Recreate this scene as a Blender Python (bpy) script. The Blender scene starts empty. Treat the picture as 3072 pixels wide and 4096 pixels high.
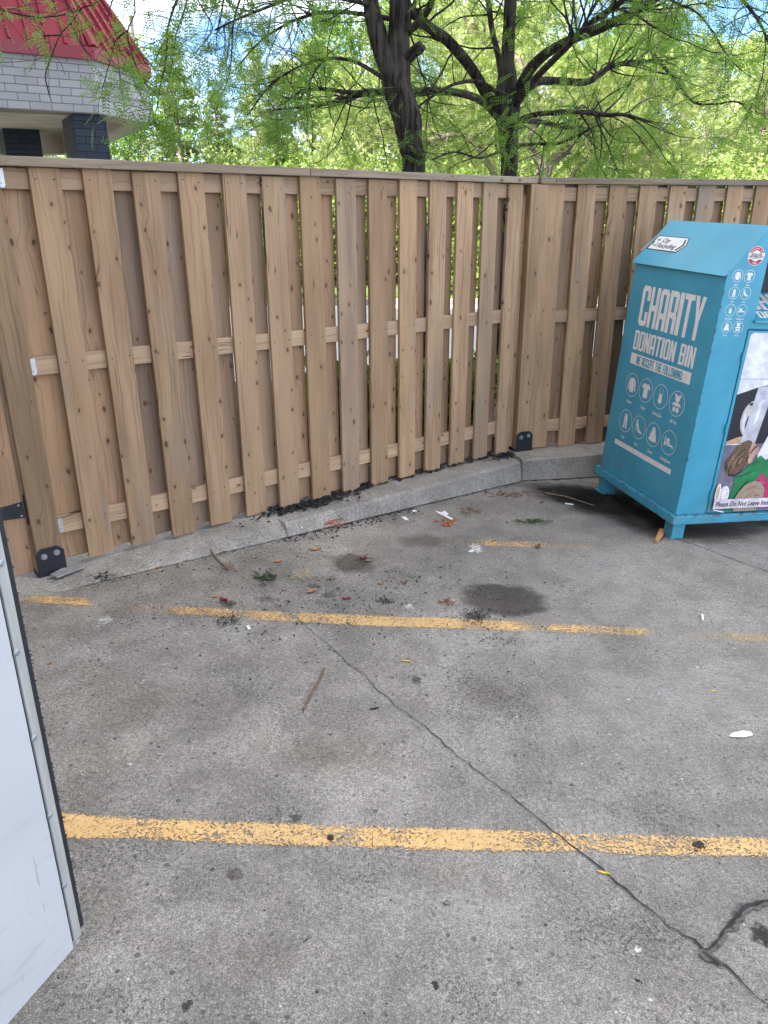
import bpy, math, random
import numpy as np
from mathutils import Vector, Matrix, Quaternion
R_ = math.radians
random.seed(7); rng = np.random.default_rng(11)
scene = bpy.context.scene
COL = scene.collection

# ---------------------------------------------------------------- camera
CAM_H = 1.69
FPX, PITCH, ROLL = 756.855, 0.3671155, -0.0053042
fw = Vector((0, math.cos(PITCH), -math.sin(PITCH)))
_r = Vector((1, 0, 0)); _u = Vector((0, math.sin(PITCH), math.cos(PITCH)))
rt = math.cos(ROLL)*_r + math.sin(ROLL)*_u
up = -math.sin(ROLL)*_r + math.cos(ROLL)*_u
CAM = Vector((0, 0, CAM_H))
cd = bpy.data.cameras.new('camera'); cam = bpy.data.objects.new('camera', cd); COL.objects.link(cam)
cd.sensor_fit = 'VERTICAL'; cd.sensor_height = 24.0; cd.sensor_width = 18.0
cd.lens = 24.0*FPX/1024; cd.clip_start = 0.05; cd.clip_end = 2000
M = Matrix((rt, up, -fw)).transposed().to_4x4(); M.translation = CAM; cam.matrix_world = M
scene.camera = cam

# ---------------------------------------------------------------- sky, sun, exposure
scene.view_settings.view_transform = 'Standard'; scene.view_settings.look = 'None'
scene.view_settings.gamma = 1.0; scene.view_settings.use_curve_mapping = False
scene.view_settings.exposure = 2.5
SUN_AZ = Vector((-0.72, -0.69, 0)).normalized(); SUN_EL = R_(39)
world = bpy.data.worlds.new('World'); scene.world = world; world.use_nodes = True
wn = world.node_tree; wn.nodes.clear()
sky = wn.nodes.new('ShaderNodeTexSky'); sky.sky_type = 'NISHITA'; sky.sun_disc = False
sky.sun_elevation = SUN_EL; sky.sun_rotation = math.atan2(SUN_AZ.x, SUN_AZ.y); sky.air_density = 0.7; sky.dust_density = 0.2; sky.ozone_density = 6; sky.altitude = 2000
tc = wn.nodes.new('ShaderNodeTexCoord'); mp = wn.nodes.new('ShaderNodeMapping'); mp.inputs['Scale'].default_value = (1, 1, 2.2)
mp.inputs['Location'].default_value = (5.1, 0.3, 1.2)
nz = wn.nodes.new('ShaderNodeTexNoise'); nz.inputs['Scale'].default_value = 2.3; nz.inputs['Detail'].default_value = 7
nz.inputs['Roughness'].default_value = 0.58
rp = wn.nodes.new('ShaderNodeMapRange'); rp.interpolation_type = 'SMOOTHSTEP'
rp.inputs[1].default_value = 0.40; rp.inputs[2].default_value = 0.585
mx = wn.nodes.new('ShaderNodeMix'); mx.data_type = 'RGBA'; mx.inputs[7].default_value = (7.0, 7.05, 7.2, 1)
bg = wn.nodes.new('ShaderNodeBackground'); bg.inputs['Strength'].default_value = 0.10
wo = wn.nodes.new('ShaderNodeOutputWorld')
L = wn.links.new
L(tc.outputs['Generated'], mp.inputs[0]); L(mp.outputs[0], nz.inputs['Vector']); L(nz.outputs['Fac'], rp.inputs[0])
L(rp.outputs[0], mx.inputs[0]); L(sky.outputs[0], mx.inputs[6]); L(mx.outputs[2], bg.inputs[0]); L(bg.outputs[0], wo.inputs[0])
sl = bpy.data.lights.new('sun', 'SUN'); sl.energy = 4.4; sl.angle = R_(0.5); sl.color = (1, 0.95, 0.87)
sun = bpy.data.objects.new('sun', sl); COL.objects.link(sun)
sdir = -(SUN_AZ*math.cos(SUN_EL) + Vector((0, 0, math.sin(SUN_EL))))
sun.rotation_mode = 'QUATERNION'; sun.rotation_quaternion = sdir.to_track_quat('-Z', 'Y'); sun.location = (-20, -25, 30)
scene.cycles.max_bounces = 6; scene.cycles.transparent_max_bounces = 12
scene.cycles.use_denoising = True

# ---------------------------------------------------------------- calibrated helpers
def ray(px, py): return fw*FPX + rt*(px-384) - up*(py-512)
def at_y(px, py, Y):
    v = ray(px, py); return CAM + v*(Y/v.y)
def on_plane(px, py, p, n):
    v = ray(px, py); return CAM + v*((p-CAM).dot(n)/v.dot(n))
SL = -0.045
def gz(x, y=0): return SL*(max(-9, min(9, x))+1.719)
def on_ground(px, py, dz=0.0):
    v = ray(px, py)
    t = (gz0 - CAM.z + dz) / (v.z - SL*v.x); return CAM + v*t
gz0 = SL*1.719

# ---------------------------------------------------------------- mesh / object helpers
class MB:
    def __init__(s): s.v = []; s.f = []; s.m = []; s.uv = {}
    def quad(s, pts, m=0, uv=None):
        i = len(s.v); s.v += [tuple(p) for p in pts]; s.f.append(list(range(i, i+len(pts)))); s.m.append(m)
        if uv: s.uv[len(s.f)-1] = uv
    def box(s, x0, x1, y0, y1, z0, z1, m=0, X=None):
        P = [Vector((x, y, z)) for z in (z0, z1) for y in (y0, y1) for x in (x0, x1)]
        if X is not None: P = [X @ p for p in P]
        i = len(s.v); s.v += [tuple(p) for p in P]
        for f in ((0, 2, 3, 1), (4, 5, 7, 6), (0, 1, 5, 4), (2, 6, 7, 3), (0, 4, 6, 2), (1, 3, 7, 5)):
            s.f.append([i+k for k in f]); s.m.append(m)
    def prism(s, pts, d, m=0):
        d = Vector(d); a = [Vector(p) for p in pts]; n = len(a); i = len(s.v)
        s.v += [tuple(p) for p in a] + [tuple(p+d) for p in a]
        s.f.append(list(range(i+n-1, i-1, -1))); s.m.append(m)
        s.f.append(list(range(i+n, i+2*n))); s.m.append(m)
        for k in range(n):
            q = (k+1) % n; s.f.append([i+k, i+q, i+n+q, i+n+k]); s.m.append(m)
    def tube(s, pts, rad, n=8, m=0, rough=0.0, cap=True, seed=0):
        pts = [Vector(p) for p in pts]; i0 = len(s.v); K = len(pts)
        t = (pts[1]-pts[0]).normalized(); ref = Vector((1, 0, 0)) if abs(t.x) < 0.8 else Vector((0, 1, 0))
        a = (ref - t*ref.dot(t)).normalized()
        for k in range(K):
            if k == 0: tt = pts[1]-pts[0]
            elif k == K-1: tt = pts[-1]-pts[-2]
            else: tt = pts[k+1]-pts[k-1]
            if tt.length < 1e-9: tt = t
            t = tt.normalized(); a = (a - t*a.dot(t)); a = a.normalized() if a.length > 1e-6 else t.orthogonal().normalized()
            b = t.cross(a); r = rad[k] if hasattr(rad, '__len__') else rad
            for j in range(n):
                th = 2*math.pi*j/n
                rr = r
                if rough:
                    rr = r*(1 + rough*(math.sin(j*2.4+seed+0.7*math.sin(k*.9+j))*.6 + math.sin(j*5.1+k*.35+seed)*.5))
                s.v.append(tuple(pts[k] + (a*math.cos(th)+b*math.sin(th))*rr))
        for k in range(K-1):
            for j in range(n):
                q = (j+1) % n
                s.f.append([i0+k*n+j, i0+k*n+q, i0+(k+1)*n+q, i0+(k+1)*n+j]); s.m.append(m)
        if cap:
            s.f.append([i0+j for j in range(n-1, -1, -1)]); s.m.append(m)
            s.f.append([i0+(K-1)*n+j for j in range(n)]); s.m.append(m)
    def disc(s, c, ax, ay, r, n=16, m=0, r2=None, a0=0.0, a1=2*math.pi):
        c = Vector(c); ax = Vector(ax); ay = Vector(ay); full = abs(a1-a0-2*math.pi) < 1e-6
        P = lambda th, q: c + ax*(math.cos(th)*q) + ay*(math.sin(th)*q)
        if r2 is None:
            s.quad([P(a0+(a1-a0)*k/n, r) for k in range(n if full else n+1)], m); return
        for k in range(n):
            t0 = a0+(a1-a0)*k/n; t1 = a0+(a1-a0)*(k+1)/n
            s.quad([P(t0, r2), P(t0, r), P(t1, r), P(t1, r2)], m)
    def blob(s, c, rx, ry, rz, m=0, n=8, k=5, jit=0.15, rnd=random):
        i0 = len(s.v); c = Vector(c)
        for a in range(1, k):
            ph = math.pi*a/k
            for j in range(n):
                th = 2*math.pi*j/n; q = 1+rnd.uniform(-jit, jit)
                s.v.append((c.x+rx*q*math.sin(ph)*math.cos(th), c.y+ry*q*math.sin(ph)*math.sin(th), c.z+rz*q*math.cos(ph)))
        s.v += [(c.x, c.y, c.z+rz), (c.x, c.y, c.z-rz)]; T = len(s.v)-2
        for a in range(k-2):
            for j in range(n):
                q = (j+1) % n; s.f.append([i0+a*n+j, i0+(a+1)*n+j, i0+(a+1)*n+q, i0+a*n+q]); s.m.append(m)
        for j in range(n):
            q = (j+1) % n; s.f.append([T, i0+j, i0+q]); s.m.append(m)
            s.f.append([T+1, i0+(k-2)*n+q, i0+(k-2)*n+j]); s.m.append(m)
    def mesh(s, name, mats):
        me = bpy.data.meshes.new(name); me.from_pydata(s.v, [], s.f)
        for m in (mats if isinstance(mats, (list, tuple)) else [mats]): me.materials.append(m)
        me.polygons.foreach_set('material_index', s.m)
        if s.uv:
            ul = me.uv_layers.new(name='UVMap')
            for fi, uv in s.uv.items():
                p = me.polygons[fi]
                for li, q in zip(p.loop_indices, uv): ul.data[li].uv = q
        me.update(); return me
    def build(s, name, mats, parent=None, smooth=False, bevel=0.0, loc=None, shift=None):
        if shift is not None: s.v = [tuple(Vector(p)-Vector(shift)) for p in s.v]
        me = s.mesh(name, mats)
        if smooth: me.polygons.foreach_set('use_smooth', [True]*len(me.polygons))
        return link(name, me, parent, bevel, loc if loc is not None else (shift if shift is not None else None))
def link(name, me, parent=None, bevel=0.0, loc=None):
    o = bpy.data.objects.new(name, me); COL.objects.link(o)
    if parent: o.parent = parent
    if loc is not None: o.location = loc
    if bevel:
        b = o.modifiers.new('bevel', 'BEVEL'); b.width = bevel; b.segments = 2; b.limit_method = 'ANGLE'
    return o
def big_mesh(name, V, F, mat, smooth=False):
    """V (n,3) float array, F (m,4) or (m,3) int array"""
    me = bpy.data.meshes.new(name); k = F.shape[1]
    me.vertices.add(len(V)); me.vertices.foreach_set('co', np.ascontiguousarray(V, dtype=np.float32).ravel())
    me.loops.add(F.size); me.loops.foreach_set('vertex_index', np.ascontiguousarray(F, dtype=np.int32).ravel())
    me.polygons.add(len(F)); me.polygons.foreach_set('loop_start', np.arange(0, F.size, k, dtype=np.int32))
    me.materials.append(mat); me.update(calc_edges=True); me.validate(); return me
def tag(o, label, cat, group=None, kind=None):
    if label: o['label'] = label
    if cat: o['category'] = cat
    if group: o['group'] = group
    if kind: o['kind'] = kind
    return o
def struct(o, label=None): o['kind'] = 'structure'; o['label'] = label or o.name.replace('_', ' '); return o
def empty(name, loc, label, cat, group=None):
    o = bpy.data.objects.new(name, None); COL.objects.link(o); o.location = loc; o.empty_display_size = 0.1
    return tag(o, label, cat, group)

# ---------------------------------------------------------------- material helpers
class NT:
    def __init__(s, name):
        s.mat = bpy.data.materials.new(name); s.mat.use_nodes = True; s.t = s.mat.node_tree; s.t.nodes.clear()
        s.out = s.t.nodes.new('ShaderNodeOutputMaterial'); s.b = s.t.nodes.new('ShaderNodeBsdfPrincipled')
        s.t.links.new(s.b.outputs[0], s.out.inputs[0])
    def set(s, inp, v):
        if hasattr(v, 'links') or isinstance(v, bpy.types.NodeSocket): s.t.links.new(v, inp)
        elif isinstance(v, (tuple, list)) and len(v) == 3 and inp.type == 'RGBA': inp.default_value = (*v, 1)
        else: inp.default_value = v
    def n(s, typ, **k):
        nd = s.t.nodes.new('ShaderNode'+typ)
        for a, v in k.items(): setattr(nd, a, v)
        return nd
    def coord(s, what='Object'): return s.n('TexCoord').outputs[what]
    def pos(s): return s.n('NewGeometry').outputs['Position']
    def map(s, v, scale=(1, 1, 1), loc=(0, 0, 0), rot=(0, 0, 0)):
        m = s.n('Mapping'); s.set(m.inputs[0], v); s.set(m.inputs['Scale'], scale); s.set(m.inputs['Location'], loc); s.set(m.inputs['Rotation'], rot)
        return m.outputs[0]
    def noise(s, v, scale=5, detail=3, rough=0.5, dist=0.0, col=False):
        m = s.n('TexNoise'); s.set(m.inputs['Vector'], v); s.set(m.inputs['Scale'], scale); m.inputs['Detail'].default_value = detail
        m.inputs['Roughness'].default_value = rough; m.inputs['Distortion'].default_value = dist
        return m.outputs['Color' if col else 'Fac']
    def voro(s, v, scale=5, rand=1.0, feature='F1', out='Distance', dims='3D'):
        m = s.n('TexVoronoi', feature=feature, voronoi_dimensions=dims); s.set(m.inputs['Vector'], v); s.set(m.inputs['Scale'], scale)
        m.inputs['Randomness'].default_value = rand; return m.outputs[out]
    def math(s, op, a, b=None, c=None):
        m = s.n('Math', operation=op); s.set(m.inputs[0], a)
        if b is not None: s.set(m.inputs[1], b)
        if c is not None: s.set(m.inputs[2], c)
        return m.outputs[0]
    def vm(s, op, a, b=None, out=0):
        m = s.n('VectorMath', operation=op); s.set(m.inputs[0], a)
        if b is not None: s.set(m.inputs[1], b)
        return m.outputs[out]
    def rng(s, v, a, b, c=0.0, d=1.0, smooth=True):
        m = s.n('MapRange'); m.interpolation_type = 'SMOOTHSTEP' if smooth else 'LINEAR'
        for k, q in enumerate((v, a, b, c, d)): s.set(m.inputs[k], q)
        return m.outputs[0]
    def mix(s, f, a, b, mode='MIX'):
        m = s.n('Mix', data_type='RGBA', blend_type=mode); s.set(m.inputs[0], f); s.set(m.inputs[6], a); s.set(m.inputs[7], b); return m.outputs[2]
    def sep(s, v): m = s.n('SeparateXYZ'); s.set(m.inputs[0], v); return m.outputs
    def comb(s, x, y, z):
        m = s.n('CombineXYZ'); s.set(m.inputs[0], x); s.set(m.inputs[1], y); s.set(m.inputs[2], z); return m.outputs[0]
    def rand(s): return s.n('ObjectInfo').outputs['Random']
    def bump(s, h, strength=0.3, dist=0.01):
        m = s.n('Bump'); s.set(m.inputs['Height'], h); m.inputs['Strength'].default_value = strength; m.inputs['Distance'].default_value = dist
        s.t.links.new(m.outputs[0], s.b.inputs['Normal'])
    def fin(s, col=None, rough=0.7, metal=0.0, spec=None):
        if col is not None: s.set(s.b.inputs['Base Color'], col)
        s.set(s.b.inputs['Roughness'], rough); s.set(s.b.inputs['Metallic'], metal)
        if spec is not None: s.b.inputs['Specular IOR Level'].default_value = spec
        return s.mat
def plain(name, col, rough=0.6, metal=0.0, var=0.12, scale=12, spec=None):
    t = NT(name); v = t.coord(); f = t.noise(v, scale, 5, 0.6)
    a = tuple(c*(1-var) for c in col); b = tuple(min(1, c*(1+var)) for c in col)
    return t.fin(t.mix(t.rng(f, 0.3, 0.7), a, b), rough, metal, spec)

def wood(name, c_lo, c_hi, axis='z', warm=0.5, grey=0.25, knots=True, seed=0.0):
    """plank wood: long grain, knots with grain bent round them, a tone of its own per board"""
    t = NT(name); v = t.coord(); rnd = t.rand()
    if axis == 'x':
        q = t.sep(v); v = t.comb(q[2], q[1], q[0])
    off = t.math('MULTIPLY', rnd, 57.3); sv = t.vm('ADD', v, t.comb(t.math('MULTIPLY', rnd, 3.1), seed, off))
    q = t.sep(sv)
    flat = t.comb(q[0], t.math('MULTIPLY', q[1], 0.35), q[2])
    wob = t.noise(t.map(flat, (2.2, 1, 1.1)), 2.0, 2, 0.5)
    bend = t.math('MULTIPLY', t.math('SUBTRACT', wob, 0.5), 0.07)
    gx = t.math('ADD', q[0], bend)
    if knots:
        kw = t.vm('SUBTRACT', t.noise(t.comb(t.math('MULTIPLY', q[0], 40), 0.0, t.math('MULTIPLY', q[2], 26)), 1.0, 2, 0.5, col=True), (0.5, 0.5, 0.5))
        kv = t.vm('ADD', t.comb(t.math('MULTIPLY', q[0], 9.5), t.math('MULTIPLY', q[2], 5.4), 0.0), t.vm('MULTIPLY', kw, (0.16, 0.16, 0.0)))
        kd = t.voro(kv, 1.0, 1.0, dims='2D'); kc = t.sep(t.voro(kv, 1.0, 1.0, out='Color', dims='2D'))
        kd = t.math('DIVIDE', kd, t.math('ADD', 0.42, t.math('MULTIPLY', kc[1], 0.70)))
        have = t.math('GREATER_THAN', kc[0], 0.42)
        kn = t.math('MULTIPLY', t.rng(kd, 0.0, 0.50, 1.0, 0.0), have)
        gx = t.math('ADD', gx, t.math('MULTIPLY', kn, 0.018))
    g1 = t.noise(t.comb(t.math('MULTIPLY', gx, 70), t.math('MULTIPLY', q[1], 12), t.math('MULTIPLY', q[2], 0.9)), 1.0, 2, 0.5)
    g2 = t.noise(t.comb(t.math('MULTIPLY', gx, 260), t.math('MULTIPLY', q[1], 60), t.math('MULTIPLY', q[2], 5)), 1.0, 2, 0.6)
    tone = t.noise(t.map(flat, (9, 1, 1.3)), 1.0, 3, 0.55)
    base = t.mix(t.rng(tone, 0.3, 0.7), c_lo, c_hi)
    lines = t.rng(g1, 0.50, 0.66)
    base = t.mix(t.math('MULTIPLY', lines, 0.42), base, tuple(c*0.50 for c in c_lo))
    base = t.mix(t.math('MULTIPLY', t.rng(g2, 0.45, 0.75), 0.22), base, tuple(c*0.55 for c in c_lo))
    # weathered grey areas and a per-board tint
    gm = t.math('MULTIPLY', t.rng(t.noise(t.map(flat, (5, 1, 0.9), (3, 1, 9)), 1.0, 4, 0.6), 0.52, 0.72), grey)
    gm = t.math('ADD', gm, t.math('MULTIPLY', t.rng(t.math('FRACT', t.math('MULTIPLY', rnd, 7.31)), 0.6, 1.0), grey*0.7))
    base = t.mix(gm, base, (0.225, 0.205, 0.175))
    wm = t.math('MULTIPLY', t.rng(t.math('FRACT', t.math('MULTIPLY', rnd, 13.7)), 0.55, 1.0), warm)
    base = t.mix(wm, base, (0.40, 0.225, 0.082), 'MIX') if warm else base
    hsv = t.n('HueSaturation'); t.set(hsv.inputs['Color'], base); t.set(hsv.inputs['Value'], t.rng(t.math('FRACT', t.math('MULTIPLY', rnd, 3.7)), 0, 1, 0.78, 1.28, False))
    hsv.inputs['Saturation'].default_value = 0.83
    base = hsv.outputs[0]
    stn = t.math('MULTIPLY', t.rng(t.noise(t.map(flat, (22, 1, 1.1), (5, 3, 2)), 1.0, 3, 0.6), 0.58, 0.74), t.rng(t.noise(t.map(flat, (3, 1, 1.6), (1, 8, 4)), 1.0, 2), 0.45, 0.62))
    base = t.mix(t.math('MULTIPLY', stn, 0.6), base, (0.13, 0.105, 0.085))
    pale = t.math('MULTIPLY', t.rng(t.math('ABSOLUTE', t.math('ADD', q[0], t.math('MULTIPLY', bend, .4))), 0.0, 0.012, 1, 0), t.rng(t.noise(t.map(flat, (2, 1, .8), (4, 4, 7)), 1.0, 2), 0.50, 0.62))
    base = t.mix(t.math('MULTIPLY', pale, 0.35), base, (0.40, 0.33, 0.25))
    if knots:
        halo = t.math('MULTIPLY', t.rng(kd, 0.10, 0.24, 1, 0), have)
        base = t.mix(t.math('MULTIPLY', halo, 0.26), base, (0.19, 0.115, 0.062))
        core = t.math('MULTIPLY', t.rng(kd, 0.055, 0.10, 1, 0), have)
        base = t.mix(t.math('MULTIPLY', core, 0.85), base, (0.090, 0.052, 0.030))
        rim = t.math('MULTIPLY', t.math('MULTIPLY', t.rng(kd, 0.075, 0.11, 0, 1), t.rng(kd, 0.11, 0.15, 1, 0)), have)
        base = t.mix(t.math('MULTIPLY', rim, 0.10), base, (0.44, 0.31, 0.18))
    # drying checks
    ck = t.noise(t.comb(t.math('MULTIPLY', gx, 42), 0.3, t.math('MULTIPLY', q[2], 0.55)), 1.0, 1, 0.4)
    chk = t.math('MULTIPLY', t.rng(ck, 0.495, 0.5, 0, 1), t.rng(ck, 0.505, 0.51, 1, 0))
    chk = t.math('MULTIPLY', chk, t.rng(t.noise(t.map(flat, (4, 1, 1.4), (7, 2, 3)), 1, 1), 0.53, 0.6))
    base = t.mix(t.math('MULTIPLY', chk, 0.75), base, (0.035, 0.024, 0.017))
    t.bump(t.math('SUBTRACT', t.math('ADD', g2, g1), chk), 0.35, 0.002)
    return t.fin(base, 0.78, 0, 0.25)

M_board = wood('board_wood', (0.284, 0.162, 0.070), (0.423, 0.252, 0.113), warm=0.35, grey=0.55)
M_back = wood('back_board_wood', (0.272, 0.149, 0.064), (0.386, 0.215, 0.097), warm=0.30, grey=0.40, seed=3.0)
M_rail = wood('rail_wood', (0.374, 0.228, 0.115), (0.480, 0.304, 0.159), axis='x', warm=0.0, grey=0.15, seed=6.0)
M_cap = wood('cap_wood', (0.185, 0.135, 0.085), (0.26, 0.20, 0.135), axis='x', warm=0.0, grey=0.6, seed=9.0)
M_post = wood('post_wood', (0.257, 0.154, 0.065), (0.363, 0.223, 0.100), warm=0.1, grey=0.12, seed=12.0)
M_black = plain('black_steel', (0.012, 0.014, 0.020), 0.45, 0.0, 0.3, 30)
M_nail = plain('nail_hole', (0.012, 0.010, 0.009), 0.8)
M_galv = plain('galvanised_steel', (0.50, 0.53, 0.56), 0.45, 0.7, 0.12, 40)
M_bolt = plain('zinc_bolt', (0.34, 0.36, 0.38), 0.45, 0.6, 0.2, 60)

# ================================================================ GROUND
AL, AR = 0.919433, R_(75)
D1 = 3.85
dL = Vector((math.sin(AL), math.cos(AL), 0)); nL = Vector((-math.cos(AL), math.sin(AL), 0))
dR = Vector((math.sin(AR), math.cos(AR), 0)); nR = Vector((-math.cos(AR), math.sin(AR), 0))
Z = Vector((0, 0, 1))
def PL(s, dist, z=0.0): return dL*s + nL*(D1-dist) + Z*z         # dist = towards the camera from the board fronts
CS = 4.20
cR = PL(CS, 0); D2 = cR.dot(nR); S2 = cR.dot(dR)
def PR(s, dist, z=0.0): return dR*(S2+s) + nR*(D2-dist) + Z*z     # s measured from the bend
KD = 0.228                                                       # kerb face distance
kc_corner = PL(4.06, KD-0.006)
KD2 = D2 - kc_corner.dot(nR); KS2 = kc_corner.dot(dR) - S2

pts_line = [PL(-60, KD), PL(0.2, KD), kc_corner, PR(KS2+60, KD2)]
def yb(x):
    for a, b in zip(pts_line[:-1], pts_line[1:]):
        if a.x <= x <= b.x: return a.y + (b.y-a.y)*(x-a.x)/(b.x-a.x)
    return pts_line[0].y if x < pts_line[0].x else pts_line[-1].y

# ---- concrete, with dirt marks and the bin's painted shadow at their places
STAINS_SHADE = [  # px, py, rx_px, ry_px, colour factor, strength, softness
    (505, 599, 43, 16.5, 0.33, 1.0, 0.24), (352, 563, 24, 10, 0.33, 0.95, 0.45), (424, 541, 24, 7, 0.40, 0.75, 0.6),
    (314, 586.5, 7.5, 3, 0.35, 0.7, 0.3), (328, 595, 7, 3, 0.35, 0.6, 0.5), (318, 602, 8, 3, 0.4, 0.5, 0.6), (286, 577, 10, 4, .45, .4, .8),
    (235, 873, 9, 6.5, 0.40, 0.75, 0.25), (187, 1006, 6, 6, 0.18, 0.9, 0.25), (331, 838.5, 4.2, 3.3, 0.14, 0.95, 0.2),
    (296.5, 817.5, 6.5, 4, 0.25, 0.8, 0.4), (698, 846, 6.5, 6, 0.10, 0.95, 0.25), (435, 984.5, 5, 5.5, 0.13, 0.95, 0.3),
    (638.6, 982, 2.4, 2.2, 0.1, 0.95, 0.2), (446.7, 902, 3.0, 2.2, 0.13, 0.95, 0.2), (547, 924.5, 2.6, 2.2, 0.12, 0.95, 0.2),
    (305, 942, 2.4, 2.4, 0.13, 0.9, 0.2), (764, 936, 12, 11, 0.12, 0.95, 0.4), (572, 494, 40, 9.5, 0.10, 1.0, 0.40), (602, 503, 40, 14, 0.07, 1.0, 0.45), (645, 520, 36, 13, 0.10, 0.95, 0.5), (700, 533, 60, 9, 0.2, .9, .7),  # last three entries paint the bin's shadow into the slab, around the muck
    (535, 485, 40, 3.5, 0.22, 0.6, 0.7), (229, 604, 7, 4, 0.15, 0.8, 0.5), (266, 599, 12, 4, 0.30, 0.6, 0.8), (477, 617, 12, 5, 0.16, 0.8, 0.8),
    (510, 641, 20, 6, 0.40, 0.6, 0.9), (345, 757, 60, 20, 0.62, 0.6, 0.9), (500, 695, 60, 12, 0.72, 0.5, 0.9), (130, 700, 70, 20, 0.72, 0.55, 0.9), (240, 960, 90, 26, 0.74, 0.5, 0.9), (470, 880, 70, 22, 0.75, 0.5, 0.9), (417, 680, 5, 4, 0.22, 0.8, 0.5),
    (212, 938, 10, 14, .5, .4, .9), (205, 990, 14, 10, .55, .4, .9), (575, 1003, 9, 6, 0.5, .5, .8)]
LIGHTS = [(476, 548, 6, 4.5, 0.85, 0.55), (636, 951, 5, 5, 0.8, 0.6), (409, 606, 4, 2.4, 0.7, 0.5), (352, 935, 4, 2, .4, .8), (105, 620, 7, 4, 0.62, 0.8), (490, 640, 60, 12, .36, .9), (590, 560, 70, 14, .34, .9), (640, 690, 80, 22, .33, .9), (560, 640, 22, 7, .40, .9), (455, 900, 70, 25, .33, .9)]
def concrete(name, slab_marks=True, base=(0.352, 0.327, 0.284), coarse=1.0):
    t = NT(name); p = t.pos()
    big = t.noise(p, 0.9, 4, 0.55); mid = t.noise(p, 5.5, 4, 0.6); fine = t.noise(p, 70, 3, 0.7); vfine = t.noise(p, 230, 2, 0.6)
    c = t.mix(t.rng(big, 0.3, 0.7), tuple(b*0.82 for b in base), tuple(b*1.12 for b in base))
    c = t.mix(t.rng(mid, 0.34, 0.66), c, t.mix(1.0, c, (0.74, 0.735, 0.73), 'MULTIPLY'))
    c = t.mix(t.math('MULTIPLY', t.rng(t.noise(p, 1.7, 5, 0.65), 0.50, 0.66), 0.55), c, t.mix(1.0, c, (1.22, 1.21, 1.19), 'MULTIPLY'))
    c = t.mix(t.rng(fine, 0.35, 0.68), c, t.mix(1.0, c, (1.45, 1.44, 1.41), 'MULTIPLY'))
    c = t.mix(t.rng(vfine, 0.42, 0.66), t.mix(1.0, c, (0.52, 0.52, 0.52), 'MULTIPLY'), c)
    # dark pits and dirt grains, gathered in patches
    patch = t.rng(t.noise(p, 2.1, 4, 0.6), 0.45, 0.68, 0.0, 1.15)
    pit = t.noise(p, 105, 4, 0.8)
    pm = t.rng(t.math('ADD', pit, t.math('MULTIPLY', patch, 0.075)), 0.60, 0.66)
    c = t.mix(t.math('MULTIPLY', pm, 0.70), c, (0.045, 0.043, 0.042))
    vd = t.voro(p, 30, 1.0); vc = t.sep(t.voro(p, 30, 1.0, out='Color'))
    spot = t.math('LESS_THAN', vd, t.math('MULTIPLY', t.math('POWER', vc[0], 4.0), 0.26))
    c = t.mix(t.math('MULTIPLY', spot, 0.75), c, t.mix(vc[1], (0.05, 0.048, 0.05), (0.10, 0.092, 0.088)))
    vd2 = t.voro(t.vm('ADD', p, (3.3, 1.2, 0)), 21, 1.0); vc2 = t.sep(t.voro(t.vm('ADD', p, (3.3, 1.2, 0)), 21, 1.0, out='Color'))
    wsp = t.math('LESS_THAN', vd2, t.math('MULTIPLY', t.math('POWER', vc2[0], 8.0), 0.12))
    h = t.math('ADD', fine, t.math('MULTIPLY', vfine, 0.6))
    # brushed finish, strongest on the right-hand slab
    q = t.sep(p)
    br = t.noise(t.map(p, (9, 150, 1), (0, 0, 0), (0, 0, R_(-38))), 1.0, 2, 0.6)
    bm = t.math('MULTIPLY', t.rng(t.math('ADD', q[0], t.math('MULTIPLY', q[1], 0.42)), 1.35, 2.2), t.rng(t.noise(p, 1.7, 2), 0.35, 0.6, 0.35, 1.0))
    c = t.mix(t.math('MULTIPLY', t.math('MULTIPLY', t.rng(br, 0.42, 0.66), bm), 0.5), c, tuple(b*0.45 for b in base))
    c = t.mix(t.math('MULTIPLY', bm, 0.16), c, (0.27, 0.25, 0.222))
    rough = 0.85
    if slab_marks:
        wob = t.vm('SUBTRACT', t.noise(p, 9, 3, 0.6, col=True), (0.5, 0.5, 0.5))
        wp = t.vm('ADD', p, t.vm('MULTIPLY', wob, (0.16, 0.16, 0)))
        wob2 = t.vm('SUBTRACT', t.noise(p, 45, 2, 0.6, col=True), (0.5, 0.5, 0.5))
        wps = t.vm('ADD', p, t.vm('MULTIPLY', wob2, (0.055, 0.055, 0)))
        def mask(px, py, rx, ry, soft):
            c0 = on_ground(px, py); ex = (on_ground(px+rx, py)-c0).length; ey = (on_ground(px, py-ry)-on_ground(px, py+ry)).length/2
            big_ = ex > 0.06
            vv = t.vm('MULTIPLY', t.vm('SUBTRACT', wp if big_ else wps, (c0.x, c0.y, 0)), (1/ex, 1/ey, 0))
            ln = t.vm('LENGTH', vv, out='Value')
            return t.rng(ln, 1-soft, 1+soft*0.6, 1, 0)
        for px, py, rx, ry, k, st, soft in STAINS_SHADE:
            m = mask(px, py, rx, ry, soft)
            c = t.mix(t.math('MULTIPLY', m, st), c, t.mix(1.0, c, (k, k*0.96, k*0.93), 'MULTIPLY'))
        for px, py, rx, ry, k, soft in LIGHTS:
            m = mask(px, py, rx, ry, soft)
            brk = t.rng(t.noise(p, 60, 3, 0.7), 0.42, 0.56)
            c = t.mix(t.math('MULTIPLY', m, t.math('MULTIPLY', brk, 0.85 if k > .5 else 0.45)), c, (k*1.03, k, k*.92))
    c = t.mix(t.math('MULTIPLY', wsp, 0.75), c, (0.62, 0.61, 0.59))
    h = t.math('SUBTRACT', h, t.math('MULTIPLY', pm, 1.2))
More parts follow.
